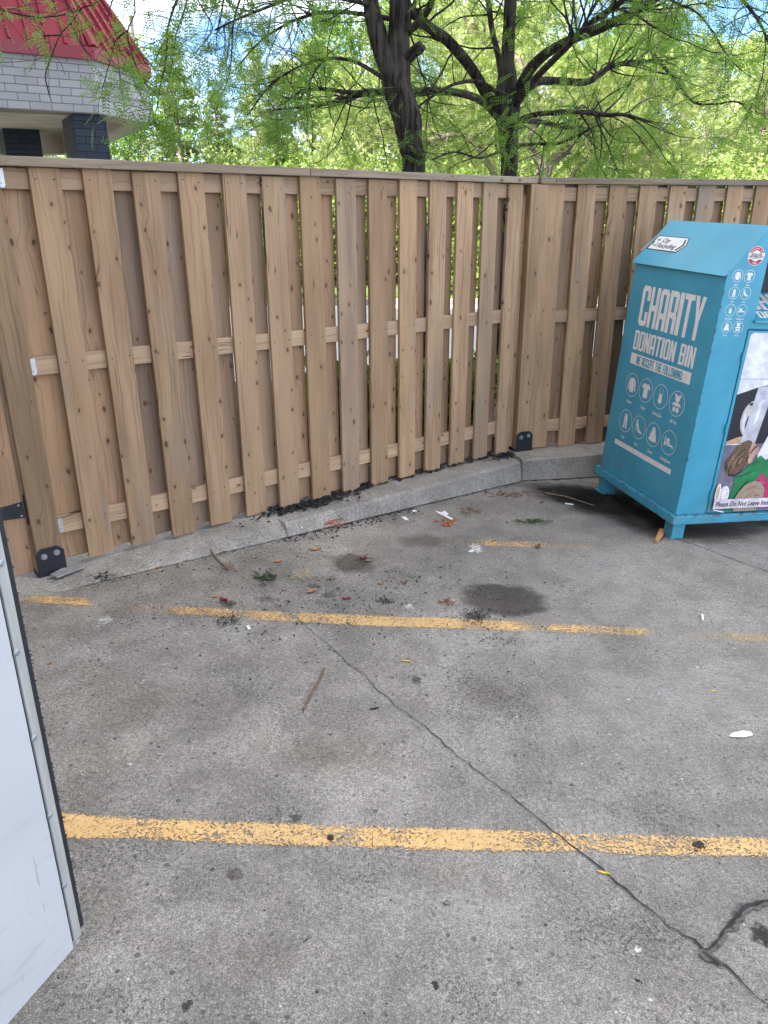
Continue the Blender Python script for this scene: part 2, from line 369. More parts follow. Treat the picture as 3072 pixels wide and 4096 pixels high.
    t.bump(h, 0.55*coarse, 0.004)
    return t.fin(c, rough, 0, 0.25)
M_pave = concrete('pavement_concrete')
M_kerb = concrete('kerb_concrete', False, (0.40, 0.375, 0.33), 0.7)

g = MB()
xs = sorted([-60, -30, -9, -4, PL(0.2, KD).x, kc_corner.x, 3, 9, 30, 60])
for a, b in zip(xs[:-1], xs[1:]):
    ya, yb_ = yb(a)+0.10, yb(b)+0.10
    g.quad([(a, -45, gz(a)), (b, -45, gz(b)), (b, yb_, gz(b)), (a, ya, gz(a))])
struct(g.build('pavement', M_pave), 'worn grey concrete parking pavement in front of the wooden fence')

t = NT('bed_soil'); p = t.pos(); c = t.mix(t.rng(t.noise(p, 14, 5, .7), .35, .65), (0.035, 0.026, 0.02), (0.10, 0.075, 0.055)); t.bump(t.noise(p, 30, 4, .7), .8, .03); M_soil = t.fin(c, 0.95)
t = NT('lawn_earth'); p = t.pos(); c = t.mix(t.rng(t.noise(p, 3, 5, .7), .35, .65), (0.05, 0.09, 0.02), (0.10, 0.15, 0.035)); M_lawn = t.fin(c, 0.95)
LANE0, LANE1 = 8.7, 17.0
def sheet(y0f, y1, z, mat, name, label, x0=-400, x1=400):
    m = MB(); xx = sorted(set([x0, -60, -30, -9, -4, PL(0.2, KD).x, kc_corner.x, 3, 9, 30, 60, x1]))
    for a, b in zip(xx[:-1], xx[1:]):
        m.quad([(a, y0f(a), z), (b, y0f(b), z), (b, y1(b), z), (a, y1(a), z)])
    return struct(m.build(name, mat), label)
ysoil = lambda x: yb(max(-60, min(60, x)))-0.0
sheet(lambda x: ysoil(x)+0.20, lambda x: max(LANE0, ysoil(x)+2.6), -0.03, M_soil, 'soil', 'dark mulched planting bed behind the wooden fence')
M_lane = plain('lane_concrete', (0.46, 0.45, 0.43), 0.85, 0, 0.10, 1.2)
m = MB(); m.quad([(-400, LANE0, -0.022), (400, LANE0, -0.022), (400, LANE1, -0.022), (-400, LANE1, -0.022)])
struct(m.build('road', M_lane), 'sunlit pale concrete lane beyond the fence')
m = MB(); m.quad([(-900, LANE0-6, -0.05), (900, LANE0-6, -0.05), (900, 1500, -0.05), (-900, 1500, -0.05)])
_low = m
m2 = MB(); m2.quad([(-900, LANE1+0.1, -0.01), (900, LANE1+0.1, -0.01), (900, 1500, -0.01), (-900, 1500, -0.01)])
struct(m2.build('ground', M_lawn), 'grassy ground beyond the lane')
m = MB(); m.box(-200, 200, LANE1, LANE1+0.15, -0.05, 0.11); struct(m.build('far_kerb', M_kerb, bevel=0.02), 'pale concrete kerb along the far side of the lane')

# ---- yellow parking lines: thin worn paint
def paint_mat():
    t = NT('parking_paint'); p = t.pos(); uv = t.sep(t.coord('UV')); wear = t.n('Attribute', attribute_name='wear').outputs['Fac']
    edge = t.math('MULTIPLY', t.math('ABSOLUTE', t.math('SUBTRACT', uv[1], 0.5)), 2.0)
    n1 = t.noise(p, 85, 4, 0.8); n2 = t.noise(p, 6, 3, 0.6); n3 = t.noise(p, 190, 2, 0.6)
    s = t.math('ADD', t.math('MULTIPLY', n1, 0.62), t.math('MULTIPLY', n2, 0.30)); s = t.math('ADD', s, t.math('MULTIPLY', n3, 0.40))
    lim = t.math('ADD', t.math('ADD', 0.582, t.math('MULTIPLY', wear, 0.36)), t.rng(edge, 0.62, 1.05, 0.0, 0.14))
    a = t.rng(s, lim, t.math('ADD', lim, 0.05))
    c = t.mix(t.rng(t.noise(p, 25, 4, 0.7), 0.3, 0.7), (0.66, 0.40, 0.145), (0.76, 0.49, 0.205))
    c = t.mix(t.rng(t.noise(p, 3, 3), 0.4, 0.7, 0, 0.5), c, (0.56, 0.38, 0.18))
    c = t.mix(t.math('MULTIPLY', t.rng(t.noise(p, 38, 4, 0.7), 0.54, 0.70), 0.55), c, (0.26, 0.20, 0.12))
    t.fin(c, 0.75, 0, 0.3)
    tr = t.n('BsdfTransparent'); ms = t.n('MixShader'); t.set(ms.inputs[0], a)
    t.t.links.new(tr.outputs[0], ms.inputs[1]); t.t.links.new(t.b.outputs[0], ms.inputs[2]); t.t.links.new(ms.outputs[0], t.out.inputs[0])
    return t.mat
M_paint = paint_mat()
def parking_line(path, wear, label):
    """path: (px, py_top, py_bottom) marks along the line"""
    A = [on_ground(x, y0) for x, y0, y1 in path]; B = [on_ground(x, y1) for x, y0, y1 in path]
    V = []; F = []; W = []; UV = []; ul = 0
    N = 40; k = 0
    for i in range(len(path)-1):
        for j in range(N + (1 if i == len(path)-2 else 0)):
            u = j/N; a = A[i].lerp(A[i+1], u); b = B[i].lerp(B[i+1], u); w = wear[i]+(wear[i+1]-wear[i])*u
            V += [(b.x, b.y, gz(b.x)+0.003), (a.x, a.y, gz(a.x)+0.003)]; W += [w, w]; UV += [(k, 0), (k, 1)]; k += 1
    F = [(2*i, 2*i+2, 2*i+3, 2*i+1) for i in range(k-1)]
    me = bpy.data.meshes.new('parking_line'); me.from_pydata(V, [], F); me.materials.append(M_paint)
    at = me.attributes.new('wear', 'FLOAT', 'POINT'); at.data.foreach_set('value', W)
    ul = me.uv_layers.new(name='UVMap')
    for lp in me.loops: ul.data[lp.index].uv = UV[lp.vertex_index]
    o = link('parking_line', me); struct(o, label); return o
parking_line([(20, 807, 835), (63, 811, 841), (100, 815.5, 840.5), (250, 821, 847), (425, 827, 851.5), (600, 831.5, 856), (768, 836.5, 861), (820, 838.3, 862.6), (1250, 852, 876)],
             [.0, .02, .05, .10, .0, .14, .10, .1, .2], 'yellow parking line nearest the camera, full width of the slab')
parking_line([(125, 603.5, 614), (200, 606.8, 617), (255, 609.8, 621.5), (363, 614.6, 627), (450, 618, 630), (548, 622.5, 633), (642, 628, 637.5), (662, 629, 639), (715, 632, 641.5), (768, 633, 643), (800, 634, 645), (1050, 643, 654)],
             [.42, .16, .18, .08, .05, .12, .16, .62, .24, .26, .3, .3], 'yellow parking line passing the wet stain, worn thin at its right end')
parking_line([(18, 595.5, 604.5), (50, 595.5, 605), (85, 597.5, 607), (105, 601, 608)], [.35, .06, .10, .62], 'short stub of yellow paint by the left gate post')
parking_line([(365, 534, 543), (400, 536, 545), (440, 538, 546), (495, 539.5, 547), (530, 541, 548), (560, 543, 549), (590, 546, 550), (630, 548.5, 551)],
             [.52, .50, .48, .14, .16, .30, .42, .6], 'faded yellow parking line nearest the kerb')

# ---- cracks and joints
M_crack = plain('crack_dirt', (0.034, 0.030, 0.027), 0.95, 0, 0.5, 30)
M_dirt = plain('damp_crack_dirt', (0.060, 0.056, 0.048), 0.9, 0, 0.6, 60)
def crack(pts, w, label, mat=M_crack, jag=0.010, dz=0.0045, name='pavement_crack', step=0.02):
    P = [on_ground(*q) for q in pts]; C = []
    for a, b in zip(P[:-1], P[1:]):
        n = max(1, int((b-a).length/step))
        for j in range(n): C.append(a.lerp(b, j/n))
    C.append(P[-1]); rnd = random.Random(len(pts)*31+int(pts[0][0])); off = 0; wv = .8; m = MB(); prev = None
    for i, c in enumerate(C):
        d = (C[min(i+1, len(C)-1)]-C[max(i-1, 0)]); d.z = 0; d.normalize(); nn = Vector((-d.y, d.x, 0))
        off = off*0.8 + rnd.gauss(0, jag*0.4); ww = w(i/len(C)) if callable(w) else w
        wv = 0.6*wv+0.4*rnd.uniform(.2, 1.5); h = ww*wv*rnd.uniform(0.5, 1.25)/2
        a = c+nn*(off-h); b = c+nn*(off+h)
        a = Vector((a.x, a.y, gz(a.x)+dz)); b = Vector((b.x, b.y, gz(b.x)+dz))
        if prev: m.quad([prev[0], a, b, prev[1]])
        prev = (a, b)
    return struct(m.build(name, mat), label)
r4 = lambda x, y: ((800+x/1.3825)/4, (1950+y/1.3825)/4)
r5 = lambda x, y: ((1800+x/1.3042)/4, (1850+y/1.3042)/4)
r8 = lambda x, y: ((1700+x/1.2092)/4, (2900+y/1.2092)/4)
crack([r4(170, 450), r4(290, 540), r4(400, 630), r4(470, 690), r4(600, 780), r4(700, 870), r4(800, 960), r4(910, 1030), r4(960, 1090), r4(1060, 1180),
       r8(0, 15), r8(120, 120), r8(270, 240), r8(415, 355), r8(560, 470), r8(690, 580), r8(820, 690), r8(940, 770), r8(1010, 835), r8(1100, 905),
       r8(1180, 980), r8(1290, 1050), r8(1370, 1120), r8(1440, 1180), r8(1520, 1260), r8(1659, 1370), r8(1760, 1460)],
      lambda u: 0.0014+0.0062*u, 'long jagged crack running from the kerb twig to the lower right corner')
br_ = [r8(1352, 1095), r8(1395, 1060), r8(1440, 990), r8(1475, 955), r8(1560, 875), r8(1659, 850), r8(1720, 842), r8(1900, 800), r8(2150, 770)]
M_damp = plain('damp_concrete', (0.105, 0.098, 0.085), 0.9, 0, 0.45, 90)
crack(br_, 0.027, 'damp ragged edge of the crack branching to the right edge', M_damp, 0.010, 0.0045, 'damp_stain', .016)
crack(br_, 0.011, 'wet dark crack branching to the right edge', M_crack, 0.005, 0.0058, step=.018)
crack([r8(1330, 1098), r8(1375, 1125), r8(1430, 1170)], 0.028, 'damp widened patch where the two cracks meet', M_damp, 0.008, 0.0065, 'damp_stain', .016)
crack([r8(1340, 1103), r8(1375, 1128), r8(1425, 1168)], 0.013, 'dark wet core where the two cracks meet', M_crack, 0.004, 0.0075, step=.016)
crack([r5(545, 185), r5(650, 215), r5(800, 260), r5(1000, 345), r5(1140, 385), r5(1300, 440), r5(1500, 515), r5(1659, 570), r5(1760, 605)], 0.007, 'straight slab joint passing under the teal donation bin', M_crack, 0.003)

for px, py, r, lb in ((698, 846, .0175, 'black tar spot on the nearest yellow line towards the right edge'), (331, 838.5, .0115, 'round black gum spot on the nearest yellow line left of its middle')):
    rnd = random.Random(int(px)); c = on_ground(px, py)
    for k in range(3 if r > .015 else 1):
        m = MB(); o_ = (rnd.uniform(-.012, .012), rnd.uniform(-.012, .012)) if k else (0, 0); rr = r*(1 if k == 0 else rnd.uniform(.3, .5))
        P = []
        for j in range(18):
            a = 2*math.pi*j/18; q = rr*rnd.uniform(.45, 1.25); x = c.x+o_[0]*1.4+q*math.cos(a); y = c.y+o_[1]*1.4+q*math.sin(a); P.append((x, y, gz(x)+.0048+.0006*k))
        m.quad(P); struct(m.build('tar_spot', M_crack), lb)
# ---- kerb
def kerb_left():
    m = MB(); S = [-1.0, -.5, 0, .3, .5, .65, .8, 0.95, 1.05, 1.2, 1.4, 1.6, 1.8, 1.95, 2.02, 2.045] + [2.05+0.02*i for i in range(101)]
    rows = []
    rnd = random.Random(3)
    for s in S:
        wob = rnd.uniform(-.004, .004)
        if s < 2.047:
            k = min(1, max(0, (s-0.45)/1.5)); g0 = PL(s, KD); zb = gz(g0.x)+0.001
            ztop = (zb+.003)*(1-k) + .030*k
            prof = [(KD+wob, zb-0.05), (KD+wob, zb), (KD-0.02, zb+(ztop-zb)*0.38), (KD-0.07, zb+(ztop-zb)*0.80), (0.10, ztop), (0.0, ztop+.004), (-0.14, ztop+.004)]
        else:
            ztop = 0.030+rnd.uniform(-.003, .003); g0 = PL(s, KD); zb = gz(g0.x)
            prof = [(KD+wob*.5, zb-0.05), (KD+wob*.5, zb), (KD-0.012, zb+(ztop-zb)*.5), (KD-0.022+wob, ztop-0.020), (KD-0.044+wob*2, ztop-.003), (0.05, ztop+.003), (-0.14, ztop)]
        rows.append([PL(s, a, b) for a, b in prof])
    for a, b in zip(rows[:-1], rows[1:]):
        for i in range(6): m.quad([a[i], b[i], b[i+1], a[i+1]])
    m.quad(rows[0][::-1]); m.quad(rows[-1])
    return m.build('kerb', M_kerb)
struct(kerb_left(), 'concrete kerb under the left fence, dropping towards the gate')
def kerb_right():
    m = MB(); rows = []; rnd = random.Random(5)
    for i in range(120):
        s = KS2+0.004+i*0.05; p0 = PR(s, KD2); zb = gz(p0.x); zt = 0.034; w = rnd.uniform(-.002, .002)
        rows.append([PR(s, a, b) for a, b in [(KD2+w, zb-.05), (KD2+w, zb), (KD2-.010, (zb+zt)/2), (KD2-.016, zt-.012), (KD2-.030, zt+w), (-.2, zt+.002)]])
    for a, b in zip(rows[:-1], rows[1:]):
        for i in range(5): m.quad([a[i], b[i], b[i+1], a[i+1]])
    m.quad(rows[0][::-1]); m.quad(rows[-1])
    return m.build('kerb', M_kerb)
struct(kerb_right(), 'taller smooth concrete kerb from the bend to behind the donation bin')
m = MB(); prev = None; rnd = random.Random(9)
for i in range(300):                                             # dirt line in the gutter
    s = 0.85+i*0.0108; ww = rnd.uniform(.0005, .003) if s < 2 else rnd.uniform(.002, .011); a = PL(s, KD+.001); b = PL(s, KD+.004+ww)
    a.z = gz(a.x)+.0042; b.z = gz(b.x)+.0042
    if prev: m.quad([prev[1], b, a, prev[0]])
    prev = (a, b)
for i in range(150):
    s = KS2+.01+i*0.03; ww = rnd.uniform(.004, .03); a = PR(s, KD2+.001); b = PR(s, KD2+.004+ww); a.z = gz(a.x)+.0042; b.z = gz(b.x)+.0042
    if i: m.quad([prev[1], b, a, prev[0]])
    prev = (a, b)
struct(m.build('gutter_dirt', M_crack), 'thin dark dirt line along the foot of the kerb')

# ================================================================ FENCES
BW, PITCHW = 0.137, 0.2329
def frame(origin, d, n):                                         # local x along the fence, y away from the camera, z up
    return Matrix(((d.x, n.x, 0, origin.x), (d.y, n.y, 0, origin.y), (0, 0, 1, origin.z), (0, 0, 0, 1)))
def board_mesh(name, w, h, th, nails, mat, seed):
    m = MB(); rnd = random.Random(seed); cup = rnd.uniform(.0008, .002); K = 6
    front = []; 
    for i in range(K+1):
        u = -1+2*i/K; front.append((u*w/2, -cup*(1-u*u)))
    ed = 0.004
    prof = [(-w/2, th)] + [(-w/2, ed)] + [(x*(1-0.03), y) for x, y in front] + [(w/2, ed), (w/2, th)]
    zc = [0, h]
    for a in range(len(prof)-1):
        (x0, y0), (x1, y1) = prof[a], prof[a+1]
        m.quad([(x0, y0, 0), (x1, y1, 0), (x1, y1, h), (x0, y0, h)])
    m.quad([(w/2, th, 0), (-w/2, th, 0), (-w/2, th, h), (w/2, th, h)])
    m.quad([(x, y, h) for x, y in prof]); m.quad([(x, y, 0) for x, y in prof[::-1]])
    for z in nails:
        for sx in (-1, 1):
            x = sx*w*rnd.uniform(.22, .34); zz = z+rnd.uniform(-.018, .018)
            m.disc((x, -cup*1.05-.0012, zz), (1, 0, 0), (0, 0, 1), rnd.uniform(.0028, .0042), 7, 1)
    return m.mesh(name, [mat, M_nail])
NZ = (1.835, 1.02, 0.20)
front_meshes = [board_mesh('fence_board', BW, 1.878, .021, NZ, M_board, k) for k in range(4)]
back_meshes = [board_mesh('fence_board', BW, 1.870, .021, NZ, M_back, 20+k) for k in range(3)]
def rail(x0, x1, y0, y1, z0, z1, parent, mat=M_rail, name='rail'):
    m = MB(); c = ((x0+x1)/2, y0, z0); m.box(x0-c[0], x1-c[0], 0, y1-y0, 0, z1-z0)
    return m.build(name, mat, parent, bevel=.004, loc=c)
def post(parent, loc, ang, w, z1, zb, M_=M_post):
    """post in a black bolted foot bracket; loc = front left corner in the parent's frame"""
    m = MB(); m.box(-w/2, w/2, 0, w, zb+.012, z1)
    po = m.build('post', M_, parent, bevel=.006); po.location = loc; po.rotation_euler.z = ang
    b = MB(); h = .158; c = .028
    for y in (-.0075, w+.0015):
        b.prism([(-w/2-.004, y, zb), (w/2+.004, y, zb), (w/2+.004, y, zb+h-c), (w/2-c+.004, y, zb+h), (-w/2+c-.004, y, zb+h), (-w/2-.004, y, zb+h-c)], (0, .006, 0))
    b.box(-w/2-.012, w/2+.012, -.0015, w+.0015, zb, zb+.010)
    br = b.build('post_bracket', M_black, po, bevel=.002)
    for sx in (-.031, .031):
        k = MB(); z = zb+h-.040+(.004 if sx > 0 else -.004)
        k.tube([(sx, -.0075, z), (sx, -.0105, z)], .0155, 14); k.tube([(sx, -.0105, z), (sx, -.018, z)], .0095, 6)
        k.build('bolt', M_bolt, po)
    return po
# ---- left run
O = PL(0, 0); fl = empty('wooden_fence', (0, 0, 0), 'left run of tan board fence with open slits, between gate post and bend', 'fence')
fl.matrix_world = frame(PL(0.974, 0), dL, nL); s0 = 0.974
rb = random.Random(21)
for k in range(14):
    o = link('fence_board', front_meshes[(k*3) % 4], fl); w = rb.uniform(.975, 1.02)
    o.location = (k*PITCHW+BW/2, rb.uniform(0, .002), .040+rb.uniform(-.006, .004)); o.scale.x = w; o.rotation_euler.y = rb.uniform(-.003, .003)
for k in range(15):
    o = link('fence_board', back_meshes[k % 3], fl); w = rb.uniform(.97, 1.03)
    xk = k*PITCHW-PITCHW/2+BW/2
    if k >= 8: w *= .94
    if k == 0: w *= 1.25
    if k == 14: xk -= .03
    o.location = (xk, .060, .047+rb.uniform(-.006, .006)); o.scale.x = w; o.rotation_euler.y = rb.uniform(-.003, .003)
for z0, z1 in ((1.829, 1.918), (1.008, 1.097), (.196, .287)):
    rail(.855-s0, 3.19, .0225, .0595, z0, z1, fl)
rail(.80-s0, .80-s0+1.62, -.030, .108, 1.920, 1.960, fl, M_cap, 'cap_rail'); rail(.80-s0+1.623, 3.28, -.030, .108, 1.921, 1.961, fl, M_cap, 'cap_rail')
post(fl, (.780-s0, -.028, 0), 0, .130, 1.918, 0.002)
for z0, z1 in ((1.835, 1.912), (1.012, 1.090), (.205, .278)):   # galvanised hangers at the post
    m = MB(); a = .848-s0
    m.prism([(a, 0, z0), (a+.022, 0, z0), (a+.028, 0, z0+.008), (a+.028, 0, z1), (a, 0, z1)], (0, -.0018, 0)); m.box(a, a+.0018, -.0, .06, z0, z1)
    m.tube([(a+.013, -.0018, z0+.018), (a+.013, -.0035, z0+.018)], .0045, 10, 1)
    m.v = [(x, y+.0215, z) for x, y, z in m.v]
    m.build('rail_hanger', [M_galv, M_bolt], fl)
# bottom board seen between the slats near the bend
m = MB(); m.box(0, 1.62, 0, .03, 0, .115); m.build('kick_board', M_cap, fl, bevel=.003, loc=(1.63, .0822, .035))
# ---- right run
fr = empty('wooden_fence', (0, 0, 0), 'right run of tan board fence from the bend past the teal bin', 'fence')
fr.matrix_world = frame(PR(0, 0), dR, nR)
def px_s(px, py): v = ray(px, py); return (v*((D2)/v.dot(nR))).dot(dR)-S2
r33 = lambda x, y: ((2048+x/1.62)/4, y/1.62/4)
L0 = [px_s(*r33(x, y)) for x, y in ((240, 1187), (435, 1196), (635, 1202), (828, 1208), (1022, 1214), (1208, 1220), (1393, 1226), (1580, 1232))]
P2 = (L0[-1]-L0[1])/6; B0 = L0[1]-P2
for k in range(17):
    o = link('fence_board', front_meshes[(k*3+1) % 4], fr)
    o.location = (B0+k*P2+.071, rb.uniform(0, .002), .042+rb.uniform(-.005, .005)); o.scale.x = 1.035*rb.uniform(.98, 1.02); o.rotation_euler.y = rb.uniform(-.003, .003)
for k in range(17):
    o = link('fence_board', back_meshes[(k+1) % 3], fr)
    o.location = (B0+k*P2+P2/2+.071, .060, .046+rb.uniform(-.005, .005)); o.scale.x = 1.04*rb.uniform(.98, 1.02); o.rotation_euler.y = rb.uniform(-.003, .003)
for z0, z1 in ((1.812, 1.903), (.985, 1.075), (.160, .250)):
    rail(B0+.02, 4.2, .0225, .0595, z0, z1, fr)
rail(B0+.052, 2.5, -.030, .108, 1.9195, 1.960, fr, M_cap, 'cap_rail'); rail(2.503, 4.3, -.030, .108, 1.920, 1.961, fr, M_cap, 'cap_rail')
po = post(fr, (B0-.066, -.030, 0), R_(4), .130, 1.917, 0.032)
m = MB(); m.box(-.055, .055, 0, .138, 0, .040); m.build('post_cap', M_cap, fr, bevel=.003, loc=(B0-.006, -.032, 1.9205))
m = MB(); m.box(0, .05, 0, .09, 0, 1.80); m.build('filler_strip', M_back, fr, bevel=.003, loc=(B0-.185, .035, .06))
# ---- gate on the left
gt = empty('wooden_gate', (0, 0, 0), 'wooden gate leaf at far left, hung on a black strap hinge', 'gate')
gt.matrix_world = frame(PL(.700, 0), dL, nL)
for k in range(9):
    m = MB(); m.box(-.1395, 0, 0, .021, 0, 1.86)
    o = m.build('gate_board', M_back, gt, bevel=.003, loc=(-.001-k*.142, 0.001, .035))
for z0 in (.22, 1.55):
    m = MB(); m.box(-1.28, -.02, .0225, .06, z0, z0+.09); m.build('gate_rail', M_rail, gt, bevel=.003)
m = MB(); m.box(-1.28, 0.0, -.01, .06, 1.897, 1.935); m.build('gate_cap', M_cap, gt, bevel=.003)
for zc in (.372, 1.55):
    m = MB(); m.prism([(.004, -.004, zc-.042), (.004, -.004, zc+.042), (-.30, -.004, zc+.014), (-.32, -.004, zc), (-.30, -.004, zc-.014)], (0, .0038, 0))
    m.tube([(.014, -.008, zc-.078), (.014, -.008, zc+.078)], .0085, 12)
    for x, dz in ((-.018, .028), (-.012, -.028), (-.11, 0), (-.24, 0)): m.tube([(x, -.0045, zc+dz), (x, -.0075, zc+dz)], .0052, 8, 1)
    m.build('strap_hinge', [M_black, M_bolt], gt)
# ================================================================ LETTERING
GL = {
 'C': [[(.2,0),(.8,0),(1,.08),(1,.36),(.66,.36),(.66,.13),(.34,.13),(.34,.87),(.66,.87),(.66,.64),(1,.64),(1,.92),(.8,1),(.2,1),(0,.92),(0,.08)]],
 'H': [[(0,0),(.34,0),(.34,.42),(.66,.42),(.66,0),(1,0),(1,1),(.66,1),(.66,.56),(.34,.56),(.34,1),(0,1)]],
 'A': [[(0,0),(.34,0),(.34,.28),(.66,.28),(.66,0),(1,0),(1,.42),(0,.42)], [(0,.42),(.34,.42),(.34,.87),(.66,.87),(.66,.42),(1,.42),(1,.92),(.8,1),(.2,1),(0,.92)]],
 'R': [[(0,0),(.34,0),(.34,.38),(.66,.34),(.66,0),(1,0),(1,.42),(.9,.5),(0,.5)], [(0,.5),(.34,.5),(.34,.87),(.66,.87),(.66,.5),(.9,.5),(1,.57),(1,.92),(.8,1),(0,1)]],
 'I': [[(0,0),(1,0),(1,1),(0,1)]],
 'T': [[(.33,0),(.67,0),(.67,.87),(1,.87),(1,1),(0,1),(0,.87),(.33,.87)]],
 'Y': [[(.33,0),(.67,0),(.67,.42),(1,1),(.66,1),(.5,.64),(.34,1),(0,1),(.33,.42)]],
 'D': [[(0,0),(.8,0),(1,.08),(1,.5),(.66,.5),(.66,.13),(.34,.13),(.34,.5),(0,.5)], [(0,.5),(.34,.5),(.34,.87),(.66,.87),(.66,.5),(1,.5),(1,.92),(.8,1),(0,1)]],
 'O': [[(.2,0),(.8,0),(1,.08),(1,.5),(.66,.5),(.66,.13),(.34,.13),(.34,.5),(0,.5),(0,.08)], [(0,.5),(.34,.5),(.34,.87),(.66,.87),(.66,.5),(1,.5),(1,.92),(.8,1),(.2,1),(0,.92)]],
 'N': [[(0,0),(.33,0),(.33,.5),(.67,0),(1,0),(1,1),(.67,1),(.67,.5),(.33,1),(0,1)]],
 'B': [[(0,0),(.8,0),(1,.08),(1,.44),(.66,.44),(.66,.13),(.34,.13),(.34,.44),(0,.44)], [(0,.44),(1,.44),(.9,.5),(1,.56),(0,.56)], [(0,.56),(.34,.56),(.34,.87),(.66,.87),(.66,.56),(1,.56),(1,.92),(.8,1),(0,1)]],
 'W': [[(0,1),(.10,0),(.42,0),(.5,.42),(.58,0),(.90,0),(1,1),(.74,1),(.70,.36),(.60,.85),(.40,.85),(.30,.36),(.26,1)]],
 'E': [[(0,0),(1,0),(1,.14),(.38,.14),(.38,.43),(.88,.43),(.88,.57),(.38,.57),(.38,.86),(1,.86),(1,1),(0,1)]],
 'P': [[(0,0),(.34,0),(.34,.38),(0,.38)], [(0,.38),(.8,.38),(1,.45),(1,.51),(0,.51)], [(0,.51),(.34,.51),(.34,.87),(.66,.87),(.66,.51),(1,.51),(1,.92),(.8,1),(0,1)]],
 'F': [[(0,0),(.38,0),(.38,.43),(.88,.43),(.88,.57),(.38,.57),(.38,.86),(1,.86),(1,1),(0,1)]],
 'L': [[(0,0),(1,0),(1,.14),(.38,.14),(.38,1),(0,1)]],
 'G': [[(.2,0),(1,0),(1,.54),(.54,.54),(.54,.41),(.66,.41),(.66,.13),(.34,.13),(.34,.87),(.66,.87),(.66,.68),(1,.68),(1,.92),(.8,1),(.2,1),(0,.92),(0,.08)]],
 ':': [[(0,.1),(1,.1),(1,.28),(0,.28)], [(0,.55),(1,.55),(1,.73),(0,.73)]],
}
GW = {'I': .42, ':': .38, 'W': 1.35, ' ': .55, 'E': .85, 'F': .85, 'L': .8}
def block_text(mb, txt, u0, u1, v0, v1, fn, m=0, gap=.13):
    tot = sum(GW.get(c, 1) for c in txt) + gap*(len(txt)-1); sc = (u1-u0)/tot; u = u0
    for c in txt:
        w = GW.get(c, 1)*sc
        for poly in GL.get(c, []): mb.quad([fn(u+x*w, v0+y*(v1-v0)) for x, y in poly], m)
        u += w+gap*sc
def font_text(mb, txt, u0, u1, v0, cap, fn, m=0, bold=0.0, shear=0.0, align='L', rot=None):
    """lettering from the built-in font, fitted between u0 and u1, capitals 'cap' high"""
    cu = bpy.data.curves.new('lettering', 'FONT'); cu.body = txt; cu.size = 1; cu.offset = bold; cu.shear = shear; cu.resolution_u = 2
    ob = bpy.data.objects.new('lettering', cu); COL.objects.link(ob); dg = bpy.context.evaluated_depsgraph_get()
    me = bpy.data.meshes.new_from_object(ob.evaluated_get(dg)); bpy.data.objects.remove(ob); bpy.data.curves.remove(cu)
    X = [v.co.x for v in me.vertices]; x0, x1 = min(X), max(X); sy = cap/0.70; sx = (u1-u0)/(x1-x0)
    i0 = len(mb.v); mb.v += [tuple(fn(u0+(v.co.x-x0)*sx, v0+v.co.y*sy)) for v in me.vertices]
    for p in me.polygons: mb.f.append([i0+i for i in p.vertices]); mb.m.append(m)
    bpy.data.meshes.remove(me)
def ell(cx, cy, rx, ry, n=14, a0=0, a1=360): return [(cx+rx*math.cos(R_(a0+(a1-a0)*k/n)), cy+ry*math.sin(R_(a0+(a1-a0)*k/n))) for k in range(n+(0 if a1-a0 == 360 else 1))]
ICON = {
 'sweater': [[(-.30,.55),(-.12,.62),(.12,.62),(.30,.55),(.34,.2),(.30,-.62),(-.30,-.62),(-.34,.2)], [(-.34,.52),(-.38,.2),(-.42,-.45),(-.60,-.45),(-.55,.1),(-.48,.42)], [(.34,.52),(.48,.42),(.55,.1),(.60,-.45),(.42,-.45),(.38,.2)]],
 'shirt': [[(-.30,.58),(-.14,.58),(0,.48),(.14,.58),(.30,.58),(.62,.30),(.46,.08),(.31,.20),(.31,-.62),(-.31,-.62),(-.31,.20),(-.46,.08),(-.62,.30)]],
 'suit': [[(-.24,.34),(-.10,.22),(.10,.22),(.24,.34),(.20,-.02),(.28,-.40),(.06,-.52),(0,-.70),(-.06,-.52),(-.28,-.40),(-.20,-.02)], [(-.22,.36),(-.22,.66),(-.18,.66),(-.18,.33)], [(.18,.33),(.18,.66),(.22,.66),(.22,.36)]],
 'toy': [ell(-.27,.62,.13,.13,10), ell(.27,.62,.13,.13,10), ell(0,.38,.30,.27,14), [(-.30,.08),(.30,.08),(.56,-.10),(.50,-.24),(.26,-.12),(.2,-.2),(-.2,-.2),(-.26,-.12),(-.50,-.24),(-.56,-.10)], ell(-.22,-.48,.19,.22,12), ell(.22,-.48,.19,.22,12)],
 'pants': [[(-.2,.62),(.2,.62),(.22,.5),(-.22,.5)], [(-.22,.46),(.22,.46),(.30,-.66),(.08,-.66),(0,.2),(-.08,-.66),(-.30,-.66)]],
 'shoe': [[(-.46,.62),(-.34,.66),(-.22,.34),(.10,-.16),(.52,-.34),(.52,-.46),(-.02,-.44),(-.26,-.16),(-.38,.16),(-.44,-.46),(-.50,-.46)]],
 'skirt': [[(-.22,.62),(.22,.62),(.22,.52),(-.22,.52)], [(-.22,.48),(.22,.48),(.55,-.50),(.3,-.56),(0,-.60),(-.3,-.56),(-.55,-.50)]],
 'bed': [[(-.62,.45),(-.52,.45),(-.52,-.12),(.62,-.12),(.62,-.42),(.52,-.42),(.52,-.26),(-.52,-.26),(-.52,-.42),(-.62,-.42)], ell(-.16,.20,.24,.12,12), [(-.44,-.07),(.16,-.07),(.16,.05),(-.44,.05)]],
}
